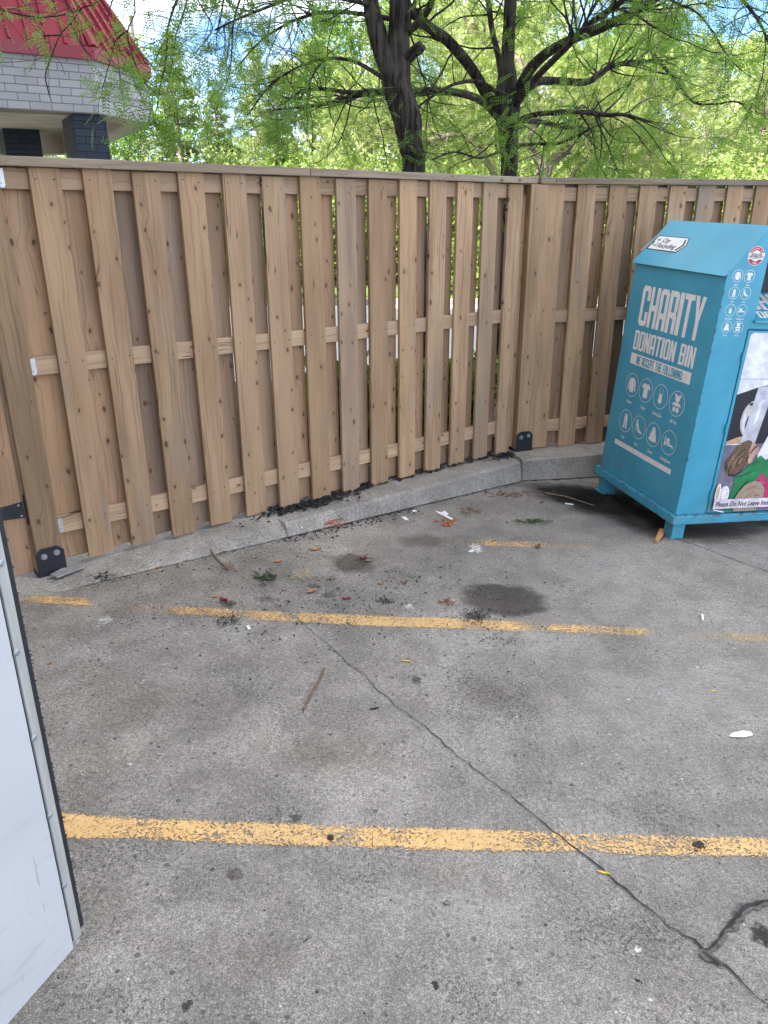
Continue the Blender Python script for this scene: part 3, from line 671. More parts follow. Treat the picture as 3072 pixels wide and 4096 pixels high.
def icon(mb, kind, u, v, r, fn, m=0, ring=.05):
    n = 40
    for k in range(n):
        a, b = 2*math.pi*k/n, 2*math.pi*(k+1)/n
        mb.quad([fn(u+r*q*math.cos(t_), v+r*q*math.sin(t_)) for q, t_ in ((1, a), (1, b), (1-ring, b), (1-ring, a))], m)
    for poly in ICON[kind]: mb.quad([fn(u+x*r, v+y*r) for x, y in poly], m)

# ================================================================ DONATION BIN
def teal(name):
    t = NT(name); v = t.coord(); q = t.sep(v)
    c = t.mix(t.rng(t.noise(v, 4, 4, .6), .3, .7), (0.042, 0.285, 0.415), (0.056, 0.335, 0.475))
    c = t.mix(t.math('MULTIPLY', t.rng(t.noise(t.map(v, (9, 9, 1.2)), 1, 4, .7), .55, .8), .35), c, (0.10, 0.24, 0.28))
    rust = t.rng(t.math('SUBTRACT', t.noise(v, 26, 5, .75), t.math('MULTIPLY', t.math('ABSOLUTE', t.math('ADD', q[2], .10)), .9)), .57, .62)
    c = t.mix(rust, c, (0.07, 0.035, 0.018))
    fleck = t.rng(t.noise(v, 55, 3, .7), .735, .76)
    c = t.mix(t.math('MULTIPLY', fleck, .8), c, (0.10, 0.06, 0.04))
    edge = t.math('MINIMUM', t.math('ADD', t.math('ABSOLUTE', q[0]), t.math('ABSOLUTE', q[1])), t.math('ABSOLUTE', t.math('ADD', q[2], .054)))
    edge = t.math('MINIMUM', edge, t.math('ADD', t.math('ABSOLUTE', t.math('ADD', q[2], .004)), .002))
    chip = t.math('MULTIPLY', t.rng(edge, .004, .012, 1, 0), t.rng(t.noise(v, 24, 4, .7), .52, .58))
    c = t.mix(t.math('MULTIPLY', chip, .85), c, (.075, .045, .028))
    grime = t.math('MULTIPLY', t.rng(q[2], -.05, .30, 1, 0), t.rng(t.noise(t.map(v, (7, 7, 4)), 1, 5, .7), .42, .70))
    c = t.mix(t.math('MULTIPLY', grime, .35), c, (.12, .13, .12))
    t.bump(t.math('ADD', t.math('MULTIPLY', t.noise(v, 300, 2, .6), .03), t.noise(v, 2.2, 2, .5)), .10, .02)
    return t.fin(c, t.rng(t.noise(v, 8, 3), .3, .7, .30, .42), 0, .5)
M_teal = teal('teal_paint')
M_white = plain('white_vinyl', (0.74, 0.72, 0.70), .5, 0, .05, 20)
M_ink = plain('black_vinyl', (0.015, 0.017, 0.022), .5)
M_green = plain('green_vinyl', (0.05, 0.26, 0.06), .5)
M_red = plain('red_vinyl', (0.42, 0.03, 0.04), .5)
M_dark = plain('dark_interior', (0.02, 0.03, 0.045), .5)
W_, DP, HB, RUN, RISE = 1.15, .926, 1.414, .21, .247
bn = empty('donation_bin', (0, 0, 0), 'teal steel donation bin with white CHARITY lettering, beside the right fence', 'donation bin')
yaw, tx, ty = 0.239, 0.016, 0.060
bn.matrix_world = Matrix.Translation((1.782, 4.307, 0.006)) @ Matrix.Rotation(ty, 4, 'Y') @ Matrix.Rotation(tx, 4, 'X') @ Matrix.Rotation(yaw, 4, 'Z')
HT = HB+RISE; DX, CX = .209, .237
m = MB(); F_ = lambda pts, y=0: [(x, y, z) for x, z in pts]
for pts in ([(0, 0), (DX, 0), (DX, 1.122), (0, 1.122)], [(W_-DX, 0), (W_, 0), (W_, 1.122), (W_-DX, 1.122)], [(0, 1.122), (W_, 1.122), (W_, 1.168), (0, 1.168)],
            [(0, 1.168), (CX, 1.168), (CX, HB), (0, HB)], [(W_-CX, 1.168), (W_, 1.168), (W_, HB), (W_-CX, HB)],
            [(0, HB), (CX, HB), (CX, 1.52), (W_-CX, 1.52), (W_-CX, HB), (W_, HB), (W_-RUN, HT), (RUN, HT)]): m.quad(F_(pts))
m.quad([(0, DP, 0), (0, 0, 0), (0, 0, HB), (0, DP, HB)]); m.quad([(W_, 0, 0), (W_, DP, 0), (W_, DP, HB), (W_, 0, HB)])
m.quad([(W_, DP, 0), (0, DP, 0), (0, DP, HB), (RUN, DP, HT), (W_-RUN, DP, HT), (W_, DP, HB)])
# door recess
m.quad([(DX, 0, 0), (DX, .035, 0), (DX, .035, 1.122), (DX, 0, 1.122)]); m.quad([(W_-DX, .035, 0), (W_-DX, 0, 0), (W_-DX, 0, 1.122), (W_-DX, .035, 1.122)])
m.quad([(DX, 0, 1.122), (DX, .035, 1.122), (W_-DX, .035, 1.122), (W_-DX, 0, 1.122)]); m.quad(F_([(DX, 0), (W_-DX, 0), (W_-DX, 1.122), (DX, 1.122)], .035))
# chute recess
m.quad([(CX, 0, 1.168), (CX, .30, 1.168), (CX, .30, 1.52), (CX, 0, 1.52)], 1); m.quad([(W_-CX, .30, 1.168), (W_-CX, 0, 1.168), (W_-CX, 0, 1.52), (W_-CX, .30, 1.52)], 1)
m.quad([(CX, 0, 1.52), (CX, .30, 1.52), (W_-CX, .30, 1.52), (W_-CX, 0, 1.52)], 1); m.quad(F_([(CX, 1.168), (W_-CX, 1.168), (W_-CX, 1.52), (CX, 1.52)], .30), 1)
m.build('body', [M_teal, M_dark], bn)
m = MB(); m.box(CX-.004, W_-CX+.004, -.016, -.0005, 1.156, 1.170); m.build('chute_lip', M_teal, bn, bevel=.002)
m = MB(); m.prism([(CX+.003, .004, 1.172), (W_-CX-.003, .004, 1.172), (W_-CX-.003, .27, 1.30), (CX+.003, .27, 1.30)], (0, .004, -.006))
cf = m.build('chute_flap', M_teal, bn)
fn = lambda u, v: Vector((CX+.003+u, .004+.266*v-.0006, 1.172+.128*v+.0012)); m = MB()
block_text(m, 'CHARITY', .03, .64, .34, .92, fn); block_text(m, 'DONATION BIN', .05, .62, .06, .28, fn); m.build('lettering', M_white, cf)
m = MB(); k = RISE/RUN; e = .016                                  # roof sheet, folded over both slopes
sec = [(-e, HB-e*k), (RUN, HT), (W_-RUN, HT), (W_+e, HB-e*k)]; n1 = Vector((-RISE, RUN)).normalized()*.004
top = [(-e+n1.x, HB-e*k+n1.y), (RUN-.002, HT+.0045), (W_-RUN+.002, HT+.0045), (W_+e-n1.x, HB-e*k+n1.y)]
m.prism([(x, -.006, z) for x, z in sec+top[::-1]], (0, DP+.018, 0)); m.build('roof', M_teal, bn)
m = MB(); s = .033; m.box(-s, W_+s, -s, DP+s, -.055, -.002); m.build('base_tray', M_teal, bn, bevel=.004)
m = MB(); m.box(-s+.004, W_+s-.004, -s+.004, DP+s-.004, -.012, .001); bt = None
for x in (.002, W_-.088):
    for y in (.002, DP-.088):
        m = MB(); m.box(x, x+.086, y, y+.086, -.172, -.056); m.box(x-.016, x+.102, y-.016, y+.102, -.180, -.1725); m.build('foot', M_teal, bn, bevel=.003)
# side lettering
fs = lambda u, v: Vector((-.0009, u, v))
def fsr(u, v): return Vector((-.0009, -u, v))                     # u runs along the reading direction
m = MB(); block_text(m, 'CHARITY', -.776, -.128, 1.024, 1.272, fsr, gap=.10); block_text(m, 'DONATION BIN', -.782, -.126, .867, .990, fsr, gap=.12)
m.build('lettering', M_white, bn)
m = MB(); m.quad([fsr(u, v) for u, v in ((-.785, .773), (-.126, .773), (-.126, .843), (-.785, .843))])
sb = m.build('sticker_strip', M_white, bn)
m = MB(); m.quad([fsr(u, v) for u, v in ((-.801, .212), (-.130, .212), (-.130, .246), (-.801, .246))]); m.build('sticker_strip', M_white, bn)
f2 = lambda u, v: Vector((-.0018, -u, v)); m = MB(); block_text(m, 'WE ACCEPT THE FOLLOWING:', -.715, -.200, .781, .835, f2, gap=.15); m.build('lettering', M_teal, sb)
order = [('sweater', 'Sweaters'), ('shirt', 'T-Shirts'), ('suit', 'Bathing Suits'), ('toy', 'Soft Toys'), ('pants', 'Pants'), ('shoe', 'Shoes'), ('skirt', 'Dresses'), ('bed', 'Bedding/Linens')]
cy = (.714, .548, .380, .206)
for i, (kd, tx_) in enumerate(order):
    m = MB(); u = -cy[i % 4]; v = .640 if i < 4 else .395
    icon(m, kd, u, v, .077, fsr, ring=.045); w = .0072*len(tx_)*1.05
    font_text(m, tx_, u-w/2, u+w/2, v-.122, .021, fsr, bold=.02); m.build('icon_sticker', M_white, bn)
# the same small icons on the front post
ff = lambda u, v: Vector((u, -.0009, v)); o2 = [0, 1, 4, 5, 2, 7, 6, 3]
for i, j in enumerate(o2):
    m = MB(); kd, tx_ = order[j]; u = .0675 if i % 2 == 0 else .1415; v = (1.402, 1.312, 1.220, 1.129)[i//2]
    icon(m, kd, u, v, .0335, ff, ring=.06); w = .0034*len(tx_)
    font_text(m, tx_, u-w/2, u+w/2, v-.050, .0085, ff, bold=.02); m.build('icon_sticker', M_white, bn)
# round badge
m = MB(); c0 = (.154, 1.509)
def ring(r0, r1, y, mat, n=40, a0=0, a1=360):
    for k in range(n):
        a, b = R_(a0+(a1-a0)*k/n), R_(a0+(a1-a0)*(k+1)/n)
        m.quad([(c0[0]+q*math.cos(t_), y, c0[1]+q*math.sin(t_)) for q, t_ in ((r0, a), (r1, a), (r1, b), (r0, b))], mat)
m.disc((c0[0], -.0009, c0[1]), (1, 0, 0), (0, 0, 1), .0505, 40, 0); ring(.0285, .0475, -.0015, 1)
m.quad([(c0[0]+x, -.0021, c0[1]+z) for x, z in ((-.052, -.018), (.048, -.018), (.054, .015), (-.047, .015))], 0)
fb = lambda u, v: Vector((c0[0]+u, -.0027, c0[1]+v))
font_text(m, 'TESTED AND', -.034, .036, .002, .0095, fb, 2, .03, .25); font_text(m, 'CERTIFIED SAFE', -.045, .045, -.0095, .0095, fb, 2, .03, .25)
m.quad([fb(-.026, -.0145), fb(.020, -.0145), fb(.020, -.0130), fb(-.026, -.0130)], 2)
font_text(m, '2021', -.013, .013, -.0415, .008, lambda u, v: fb(u, v)+Vector((0, .001, 0)), 0, .03)
for i in range(12):
    a = R_(150-10.9*i); ux, uy = math.cos(a-math.pi/2), math.sin(a-math.pi/2); vx, vy = math.cos(a), math.sin(a)
    if i == 8: continue
    m.quad([(c0[0]+vx*q+ux*w, -.0019, c0[1]+vy*q+uy*w) for q, w in ((.0345, -.0022), (.0345, .0008), (.0415, .0020), (.0415, -.0010))], 0)
m.build('round_badge', [M_white, M_red, M_ink], bn)
# flag sign on the left roof slope: u along -y, v up the slope
sl_ = math.hypot(RUN, RISE); ex = Vector((RUN, 0, RISE))/sl_; nrm = Vector((-RISE, 0, RUN))/sl_
def fr_(lift): return lambda u, v: Vector((0, 0, HB)) + ex*v + Vector((0, -u, 0)) + nrm*(.004+lift)
g0 = fr_(.0012); g1 = fr_(.0020); g2 = fr_(.0028); m = MB()
q_ = lambda x: x/RUN*sl_                                          # from plan distance to slope length
m.quad([g0(-.925, q_(.058)), g0(-.588, q_(.055)), g0(-.545, q_(.094)), g0(-.578, q_(.131)), g0(-.915, q_(.131))], 1)
m.quad([g1(-.905, q_(.062)), g1(-.592, q_(.060)), g1(-.552, q_(.095)), g1(-.584, q_(.127)), g1(-.902, q_(.127))], 0)
m.quad([g0(-.963, q_(.043)), g0(-.957, q_(.043)), g0(-.927, q_(.141)), g0(-.934, q_(.141))], 1); m.quad([g1(-.9585, q_(.047)), g1(-.9535, q_(.047)), g1(-.9255, q_(.137)), g1(-.930, q_(.137))], 0)
m.quad([g2(-.617, q_(.066)), g2(-.601, q_(.064)), g2(-.566, q_(.092)), g2(-.590, q_(.120)), g2(-.606, q_(.120)), g2(-.585, q_(.094))], 1)
font_text(m, 'City', -.815, -.735, q_(.098), q_(.021), g2, 1, .018, .15); font_text(m, 'Recycling', -.825, -.630, q_(.071), q_(.021), g2, 1, .018, .15)
for k in range(3):
    a0 = 90+120*k
    def pp(r, a): return g2(-.868+r*.030*math.cos(R_(a)), q_(.094)+r*.030*math.sin(R_(a)))
    m.quad([pp(.55, a0+38), pp(1.0, a0+26), pp(1.05, a0-2), pp(.62, a0-8)], 2); m.quad([pp(.62, a0-14), pp(1.04, a0-8), pp(1.22, a0-24), pp(.98, a0-52), pp(.50, a0-40)], 2)
m.build('flag_sign', [M_white, M_ink, M_green], bn)
# ---- door with its poster
m = MB(); m.box(DX+.006, W_-DX-.006, -.004, .028, .004, 1.112); dr = m.build('door', M_teal, bn, bevel=.002)
for zc in (.965, .543, .125):
    m = MB()
    for a in range(4): m.tube([(DX+.001, -.007, zc-.028+a*.014+.001), (DX+.001, -.007, zc-.028+a*.014+.013)], .0062, 10)
    m.build('hinge', M_teal, dr, smooth=False)
def art(name, c, r=.45, stripes=None):
    t = NT(name); v = t.coord()
    if stripes:
        w_ = t.n('TexWave', wave_type='BANDS', bands_direction='DIAGONAL'); t.set(w_.inputs['Vector'], t.map(v, (1, 0, 1), rot=(0, stripes[2], 0))); w_.inputs['Scale'].default_value = stripes[0]
        w_.inputs['Distortion'].default_value = 5; w_.inputs['Detail'].default_value = 3; w_.inputs['Detail Scale'].default_value = 1.2
        return t.fin(t.mix(w_.outputs['Fac'], c, stripes[1]), r)
    return t.fin(t.mix(t.rng(t.noise(v, 14, 4, .6), .3, .7), tuple(k*.8 for k in c), tuple(min(1, k*1.2) for k in c)), r)
PM = [art('poster_white', (.70, .70, .76)), art('poster_grey', (.16, .15, .20)), art('poster_black', (.010, .012, .022)), art('poster_beam', (.50, .50, .57)), art('poster_cream', (.55, .50, .44)),
      art('poster_brown_hair', (.060, .034, .022), .5, (36, (.20, .125, .075), .5)), art('poster_skin', (.52, .30, .235)), art('poster_green_shirt', (.012, .21, .075)), art('poster_pink', (.42, .035, .11)),
      art('poster_fair_hair', (.25, .17, .12), .5, (38, (.48, .37, .28), -.4)), art('poster_tan', (.55, .36, .20)), M_ink, art('poster_green_fold', (.006, .12, .045)), art('poster_band', (.66, .60, .66)), art('poster_grey_hub', (.07, .07, .09))]
lay = [0]
m = MB(); PX0, PX1, PZ0, PZ1 = .233, W_-.233, .012, 1.101
def pl(pts, mat):
    lay[0] += 1; y = -.0048-.00022*lay[0]
    m.quad([(min(PX1, max(PX0, x)), y, min(PZ1, max(PZ0, z))) for x, z in pts], mat)
pl([(PX0, PZ0), (PX1, PZ0), (PX1, .836), (PX0, .836)], 1); pl([(PX0, .839), (PX1, .839), (PX1, 1.085), (PX1-.016, 1.101), (PX0+.016, 1.101), (PX0, 1.085)], 0)
pl([(PX0, .74), (.37, .79), (.62, .836), (PX0, .836)], 0)                         # ceiling
pl([(PX0, .746), (.367, .789), (.375, .789), (.352, .50), (.235, .464)], 2)         # dark drum opening
pl([(.44, .446), (.62, .446), (.70, .80), (.50, .81), (.455, .60)], 2)
for r_, mt in ((.094, 4), (.080, 0)): pl(ell(.372, .60, r_*.78, r_*1.18, 28), mt)
pl(ell(.352, .64, .030, .045, 14), 4); pl(ell(.357, .573, .022, .05, 16), 14); pl([(.332, .694), (.372, .70), (.37, .685), (.34, .680)], 2)
pl([(.367, .789), (.48, .80), (.436, .446), (.33, .45), (.342, .52)], 3)             # pale upright
pl([(.40, .70), (.425, .72), (.415, .60), (.395, .56)], 0)
pl([(.234, .463), (.31, .49), (.335, .49), (.33, .447), (.236, .447)], 10); pl([(.234, .447), (.36, .447), (.36, .441), (.234, .441)], 0)
pl([(.52, .50), (.62, .62), (.70, .62), (.70, .25), (.50, .26), (.475, .38)], 0); pl([(.53, .46), (.60, .57), (.62, .56), (.545, .44)], 10)
pl([(.46, .32), (.60, .30), (.70, .24), (.70, .02), (.46, .02)], 8)                 # pink sleeve
pl([(.545, .345), (.62, .36), (.70, .34), (.70, .22), (.60, .21), (.53, .27)], 7)
pl([(.348, .230), (.395, .262), (.43, .31), (.50, .372), (.548, .338), (.545, .265), (.50, .20), (.47, .12), (.40, .02), (.335, .012), (.345, .10), (.36, .19)], 7)  # green shirt
pl([(.36, .235), (.42, .262), (.50, .285), (.47, .268), (.40, .23)], 12); pl([(.45, .315), (.47, .34), (.50, .335), (.47, .31)], 12); pl([(.41, .14), (.43, .20), (.47, .23), (.44, .17)], 12)
pl([(.40, .455), (.43, .452), (.455, .435), (.468, .428), (.479, .412), (.474, .400), (.477, .388), (.462, .380), (.44, .335), (.40, .31)], 6)     # face
pl([(.268, .30), (.264, .335), (.285, .37), (.305, .41), (.345, .455), (.385, .472), (.412, .462), (.415, .44), (.408, .40), (.414, .365), (.42, .345), (.41, .31), (.38, .262), (.345, .240), (.30, .248)], 5)
pl([(.268, .30), (.30, .248), (.345, .240), (.38, .262), (.40, .29), (.36, .285), (.31, .30), (.285, .33)], 11)
pl([(.30, .262), (.345, .255), (.38, .275), (.36, .30), (.32, .32), (.30, .30)], 5)
rh = random.Random(6)
def strands(cx_, cz_, rx_, rz_, a0_, a1_, mats_, n_):
    for _ in range(n_):
        k_ = rh.uniform(.35, .97); a_ = rh.uniform(a0_, a1_-40); w_ = rh.uniform(.0012, .0026); mt_ = rh.choice(mats_)
        A_ = [(cx_+rx_*k_*math.cos(R_(a_+j*9)), cz_+rz_*k_*math.sin(R_(a_+j*9))) for j in range(5)]; B_ = [(cx_+(rx_*k_+w_)*math.cos(R_(a_+j*9)), cz_+(rz_*k_+w_)*math.sin(R_(a_+j*9))) for j in range(5)]
        pl(A_+B_[::-1], mt_)
strands(.40, .31, .125, .15, 95, 215, (10, 11, 5, 10), 26)
pl(ell(.425, .347, .018, .024, 14), 6); pl(ell(.427, .347, .009, .013, 10), 10)
pl([(.410, .385), (.438, .432), (.452, .437), (.455, .430), (.443, .424), (.415, .382)], 11)
pl(ell(.296, .122, .036, .062, 20), 0); pl(ell(.297, .122, .024, .044, 18), 10); pl(ell(.297, .122, .020, .038, 18), 0); pl(ell(.250, .14, .018, .060, 16), 0); pl(ell(.249, .14, .011, .045, 16), 10)
pl([(.37, .075), (.395, .135), (.43, .185), (.49, .212), (.545, .195), (.58, .155), (.585, .10), (.55, .012), (.39, .012)], 9)
strands(.53, .06, .15, .15, 60, 190, (4, 10, 5), 28)
pl([(.33, .012), (.30, .022), (.24, .034), (.24, .028), (.30, .012)], 0)
pl([(PX0, .037), (PX1, .037), (PX1, .098), (PX0, .098)], 13)
lay[0] += 1; yy = -.0048-.00022*lay[0]-.0003
font_text(m, 'Please Do Not Leave Items', .246, .655, .052, .031, lambda u, v: Vector((u, yy, v)), 11, .022, .18)
font_text(m, 'Re', .393, .432, .868, .027, lambda u, v: Vector((u, yy, v)), 11, 0, .2)
m.build('poster', PM, dr)
# ================================================================ WHITE DOOR
AD = R_(21.9); dd = Vector((math.sin(AD), math.cos(AD), 0)); dn = Vector((math.cos(AD), -math.sin(AD), 0))
P0 = on_ground(72.9, 949.6, .06)
r6 = lambda x, y: (x/1.1667/4, (2200+y/1.1667)/4)
def dpl(x, y): p = on_plane(*r6(x, y), P0, dn); return (p-P0).dot(dd), p.z
SW = dpl(385, 1826)[0]; zb_ = P0.z
dw = empty('door', (0, 0, 0), 'white scuffed door standing open at left, metal strip and black brush on its edge', 'door')
DOOR_L = 1.30; HG = P0-dd*DOOR_L
dw.matrix_world = Matrix(((dd.x, -dn.x, 0, P0.x), (dd.y, -dn.y, 0, P0.y), (0, 0, 1, 0), (0, 0, 0, 1)))
t = NT('door_white'); v = t.coord(); q = t.sep(v)
c = t.mix(t.rng(t.noise(v, 3, 3), .3, .7), (.43, .44, .45), (.47, .48, .485))
sc = t.noise(t.map(v, (3, 1, 14), rot=(0, R_(35), 0)), 1.6, 4, .7); low = t.rng(q[2], .05, .75, 1, 0)
c = t.mix(t.math('MULTIPLY', t.rng(sc, .52, .68), t.math('MULTIPLY', low, .30)), c, (.22, .225, .24))
sc2 = t.noise(t.map(v, (20, 1, 3), rot=(0, R_(-30), 0)), 2.0, 3, .6); c = t.mix(t.math('MULTIPLY', t.rng(sc2, .64, .68), t.math('MULTIPLY', low, .45)), c, (.12, .12, .13))
M_door = t.fin(c, .42, 0, .4)
m = MB(); m.box(-DOOR_L, .004, 0, .040, zb_, 2.15); m.build('panel', M_door, dw, bevel=.002)
m = MB(); m.box(.0085, SW, -.0025, .0405, zb_+.018, 2.15); m.box(.0042, .0084, .003, .038, zb_+.018, 2.15, 1)
t = NT('strip_metal'); v = t.coord(); M_strip = t.fin(t.mix(t.rng(t.noise(t.map(v, (4, 4, 1)), 6, 4, .7), .35, .7), (.38, .38, .37), (.48, .48, .46)), .48, .35)
st = m.build('edge_strip', [M_strip, M_black], dw, bevel=.0015)
for x, y in ((63, 483), (148, 880), (228, 1238), (294, 1566), (360, 1830), (0, 60), (-60, -330)):
    u, z = dpl(x, y); m = MB(); u = min(max(u, .012), SW-.010)
    m.tube([(u, -.0025, z), (u, -.0045, z), (u, -.0062, z)], [.0085, .0075, .004], 12); m.build('rivet', M_bolt, st, smooth=False)
m = MB(); rnd = random.Random(4); z = zb_+.03
while z < 2.15:                                                   # bristles
    l = rnd.uniform(.017, .022); y = rnd.uniform(.006, .030); a = rnd.uniform(-.006, .006); h = .0045
    m.quad([(SW, y, z), (SW+l, y+a, z+a), (SW+l, y+a, z+a+h*.5), (SW, y, z+h)]); m.quad([(SW, y, z), (SW, y+.004, z), (SW+l, y+a, z+a)]); z += .00085
m.box(SW, SW+.0165, .004, .034, zb_+.03, 2.15)
m.build('brush_seal', M_black, dw)
# ================================================================ BUILDINGS
def brick(name, c1, c2, mortar, bw=.245, rh=.087, rough=.75, msz=.006):
    t = NT(name); uv = t.coord('UV'); b = t.n('TexBrick'); t.set(b.inputs['Vector'], uv); b.offset = .5; b.squash = 1
    for k, v in (('Scale', 1), ('Mortar Size', msz), ('Mortar Smooth', .25), ('Brick Width', bw), ('Row Height', rh), ('Bias', 0)): b.inputs[k].default_value = v
    t.set(b.inputs['Color1'], c1); t.set(b.inputs['Color2'], c2); t.set(b.inputs['Mortar'], mortar)
    p = t.coord(); c = t.mix(t.math('MULTIPLY', t.rng(t.noise(p, 7, 5, .7), .35, .7), .3), b.outputs['Color'], t.mix(1.0, b.outputs['Color'], (.75, .75, .75), 'MULTIPLY'))
    t.bump(t.math('ADD', t.math('SUBTRACT', 1.0, b.outputs['Fac']), t.math('MULTIPLY', t.noise(p, 90, 3, .7), .25)), .6, .012)
    return t.fin(c, rough, 0, .3)
M_gbrick = brick('grey_painted_brick', (.33, .33, .335), (.39, .39, .395), (.17, .17, .18))
M_nbrick = brick('navy_painted_brick', (.030, .038, .060), (.040, .050, .075), (.012, .016, .028), .245, .087)
M_soffit = plain('soffit_board', (.36, .315, .25), .8, 0, .18, 1.5)
t = NT('red_roof_metal'); v = t.coord(); M_roof = t.fin(t.mix(t.rng(t.noise(v, 2, 4), .3, .7), (.215, .020, .030), (.26, .028, .040)), .52, 0, .25)
M_fascia = plain('red_fascia', (.25, .022, .040), .4, 0, .08, 3)
def wall(mb, a, b, z0, z1, m=0, u0=0.0):
    Lw = (Vector(b)-Vector(a)).length; mb.quad([(a[0], a[1], z0), (b[0], b[1], z0), (b[0], b[1], z1), (a[0], a[1], z1)], m, [(u0, z0), (u0+Lw, z0), (u0+Lw, z1), (u0, z1)])
az = lambda d: Vector((math.sin(R_(d)), math.cos(R_(d)), 0))
C0 = at_y(99.5, 114, 10.6); ZS = C0.z
def z_over(px, py): v = ray(px, py); return CAM_H + v.z*math.hypot(C0.x, C0.y)/math.hypot(v.x, v.y)
ZB = z_over(93.4, 59.4); ZF = z_over(91.8, 47.8)
c0 = Vector((C0.x, C0.y, 0)); e1n = az(15); 
v = ray(152.8, 125); nn_ = Vector((v.y, -v.x, 0)); tE = -(c0.dot(nn_))/(e1n.dot(nn_)); E1 = c0+e1n*tE
A0 = c0-az(60)*9; E2 = E1+az(-30)*5.6; E3 = E2+az(-75)*tE; E4 = E3+az(-120)*9
FP = [A0, c0, E1, E2, E3, E4]
cn = empty('canopy_building', (c0.x, c0.y, 0), 'restaurant canopy with red ribbed metal roof and grey brick band on navy columns', 'building')
def inset(P, d):
    out = []; n = len(P)
    for i in range(n):
        a, b, c = P[i-1], P[i], P[(i+1) % n]; d0 = (b-a).normalized(); d1 = (c-b).normalized()
        n0 = Vector((-d0.y, d0.x, 0)); n1 = Vector((-d1.y, d1.x, 0)); bis = (n0+n1).normalized(); out.append(b+bis*(d/max(.3, bis.dot(n0))))
    return out
def loc(P): return [(p.x-c0.x, p.y-c0.y) for p in P]
O_, I_ = loc(FP), loc(inset(FP, .34)); I2 = loc(inset(FP, .02)); n = len(FP)
m = MB()
for i in range(n):
    j = (i+1) % n; wall(m, O_[i], O_[j], ZS, ZB, 0, i*1.37)
    m.quad([(*O_[i], ZS), (*I_[i], ZS), (*I_[j], ZS), (*O_[j], ZS)], 1); wall(m, I_[j], I_[i], ZS, ZS+.34, 1)
m.quad([(*p, ZS+.34) for p in I_[::-1]], 1); m.build('brick_band', [M_gbrick, M_soffit], cn)
m = MB(); U_ = loc(inset(FP, -.05)); U1 = loc(inset(FP, .01))
for i in range(n):
    j = (i+1) % n; m.quad([(*U_[i], ZB-.01), (*U_[j], ZB-.01), (*U_[j], ZF), (*U_[i], ZF)]); m.quad([(*I2[i], ZB-.01), (*I2[j], ZB-.01), (*U_[j], ZB-.01), (*U_[i], ZB-.01)][::-1])
    m.quad([(*U_[i], ZF), (*U_[j], ZF), (*I2[j], ZF), (*I2[i], ZF)])
m.build('fascia', M_fascia, cn)
RH, RI = 1.55, .98
T_ = loc(inset(FP, RI)); Bm = loc(inset(FP, .0)); m = MB(); k_ = MB()
for i in range(n):
    j = (i+1) % n; a, b = Vector((*Bm[i], ZF)), Vector((*Bm[j], ZF)); c, d = Vector((*T_[j], ZF+RH)), Vector((*T_[i], ZF+RH))
    m.quad([a, b, c, d]); Lw = (b-a).length; ux = (b-a)/Lw; mid = (d-a); upv = (mid-ux*mid.dot(ux)); hl = upv.length; upv /= hl; nr = ux.cross(upv)
    ka = (d-a).dot(ux); kb = (c-a).dot(ux); s = .10
    while s < Lw:
        top = hl
        if ka > 1e-3 and s < ka: top = hl*s/ka
        if s > kb and kb < Lw: top = hl*(Lw-s)/(Lw-kb)
        p = a+ux*s
        if top > .08: k_.prism([p+nr*.001-ux*.018, p+nr*.038-ux*.012, p+nr*.038+ux*.012, p+nr*.001+ux*.018], upv*top)
        s += .205
    k_.tube([a+nr*.02, d+nr*.02], .045, 6)
m.quad([(*p, ZF+RH) for p in T_]); rf = m.build('roof', M_roof, cn); k_.build('standing_seams', M_roof, rf)
def column(px, back, w, dep, top=.335):
    v = ray(px, 130); nf = az(-30); t_ = (c0+nf*back).dot(nf)/(v.x*nf.x+v.y*nf.y); o = Vector((v.x*t_, v.y*t_, 0)); ux, uy = az(60), az(-30); P = [o, o+ux*w, o+ux*w+uy*dep, o+uy*dep]; m = MB(); Q = loc(P)
    for i in range(4): wall(m, Q[i], Q[(i+1) % 4], -.03, ZS+top, 0, i*.6)
    return m.build('column', M_nbrick, cn)
column(74.2, .06, .40, .80, -.003); column(2.5, 5.7, .62, .80); column(-50, .06, .40, .8, -.003)
# ---- unseen building behind the white door, its bulk sized to block the sun
M_sbrick = brick('tan_blocker_brick', (.34, .25, .18), (.40, .30, .22), (.36, .34, .31), .20, .075, .8)
M_trim = plain('pale_stone_trim', (.50, .48, .44), .8, 0, .1, 3); M_glass = plain('window_glass', (.03, .04, .05), .08, 0, .1, 3)
sb_ = empty('sun_blocker_building', (-6, -6, 0), 'unseen tan brick building behind the open white door, sized to shade the yard', 'building')
SX0, SX1, SY0, SY1, SH = -26.0, -1.9, -16.0, -1.25, 14.0
m = MB(); Q = [(SX0+6, SY1+6), (SX0+6, SY0+6), (SX1+6, SY0+6), (SX1+6, SY1+6)]
for i in range(4): wall(m, Q[i], Q[(i+1) % 4], -.5, SH, 0, i*.31)
m.quad([(*q, SH) for q in Q], 1)
jx, jy = HG.x-.06+6, HG.y-.02+6                                     # low wing carrying the door
J = [(jx, jy), (SX0+6, jy), (SX0+6, SY1+6), (jx, SY1+6)]
for i in (0, 3): wall(m, J[i], J[(i+1) % 4], -.5, 3.4, 0, i*.4)
m.quad([(*q, 3.4) for q in J], 1)
m.build('wall', [M_sbrick, M_trim], sb_)
m = MB(); Q = [(2.8, SY1+6.02), (2.8, 8.35), (-9, 8.35), (-9, SY1+6.02)]     # unseen wing, added to darken the bin's left side
for i in range(4): wall(m, Q[i], Q[(i+1) % 4], -.3, 6.0, 0, i*.3)
m.quad([(*q, 6.0) for q in Q[::-1]], 1); m.build('shade_wing', [M_sbrick, M_trim], sb_)
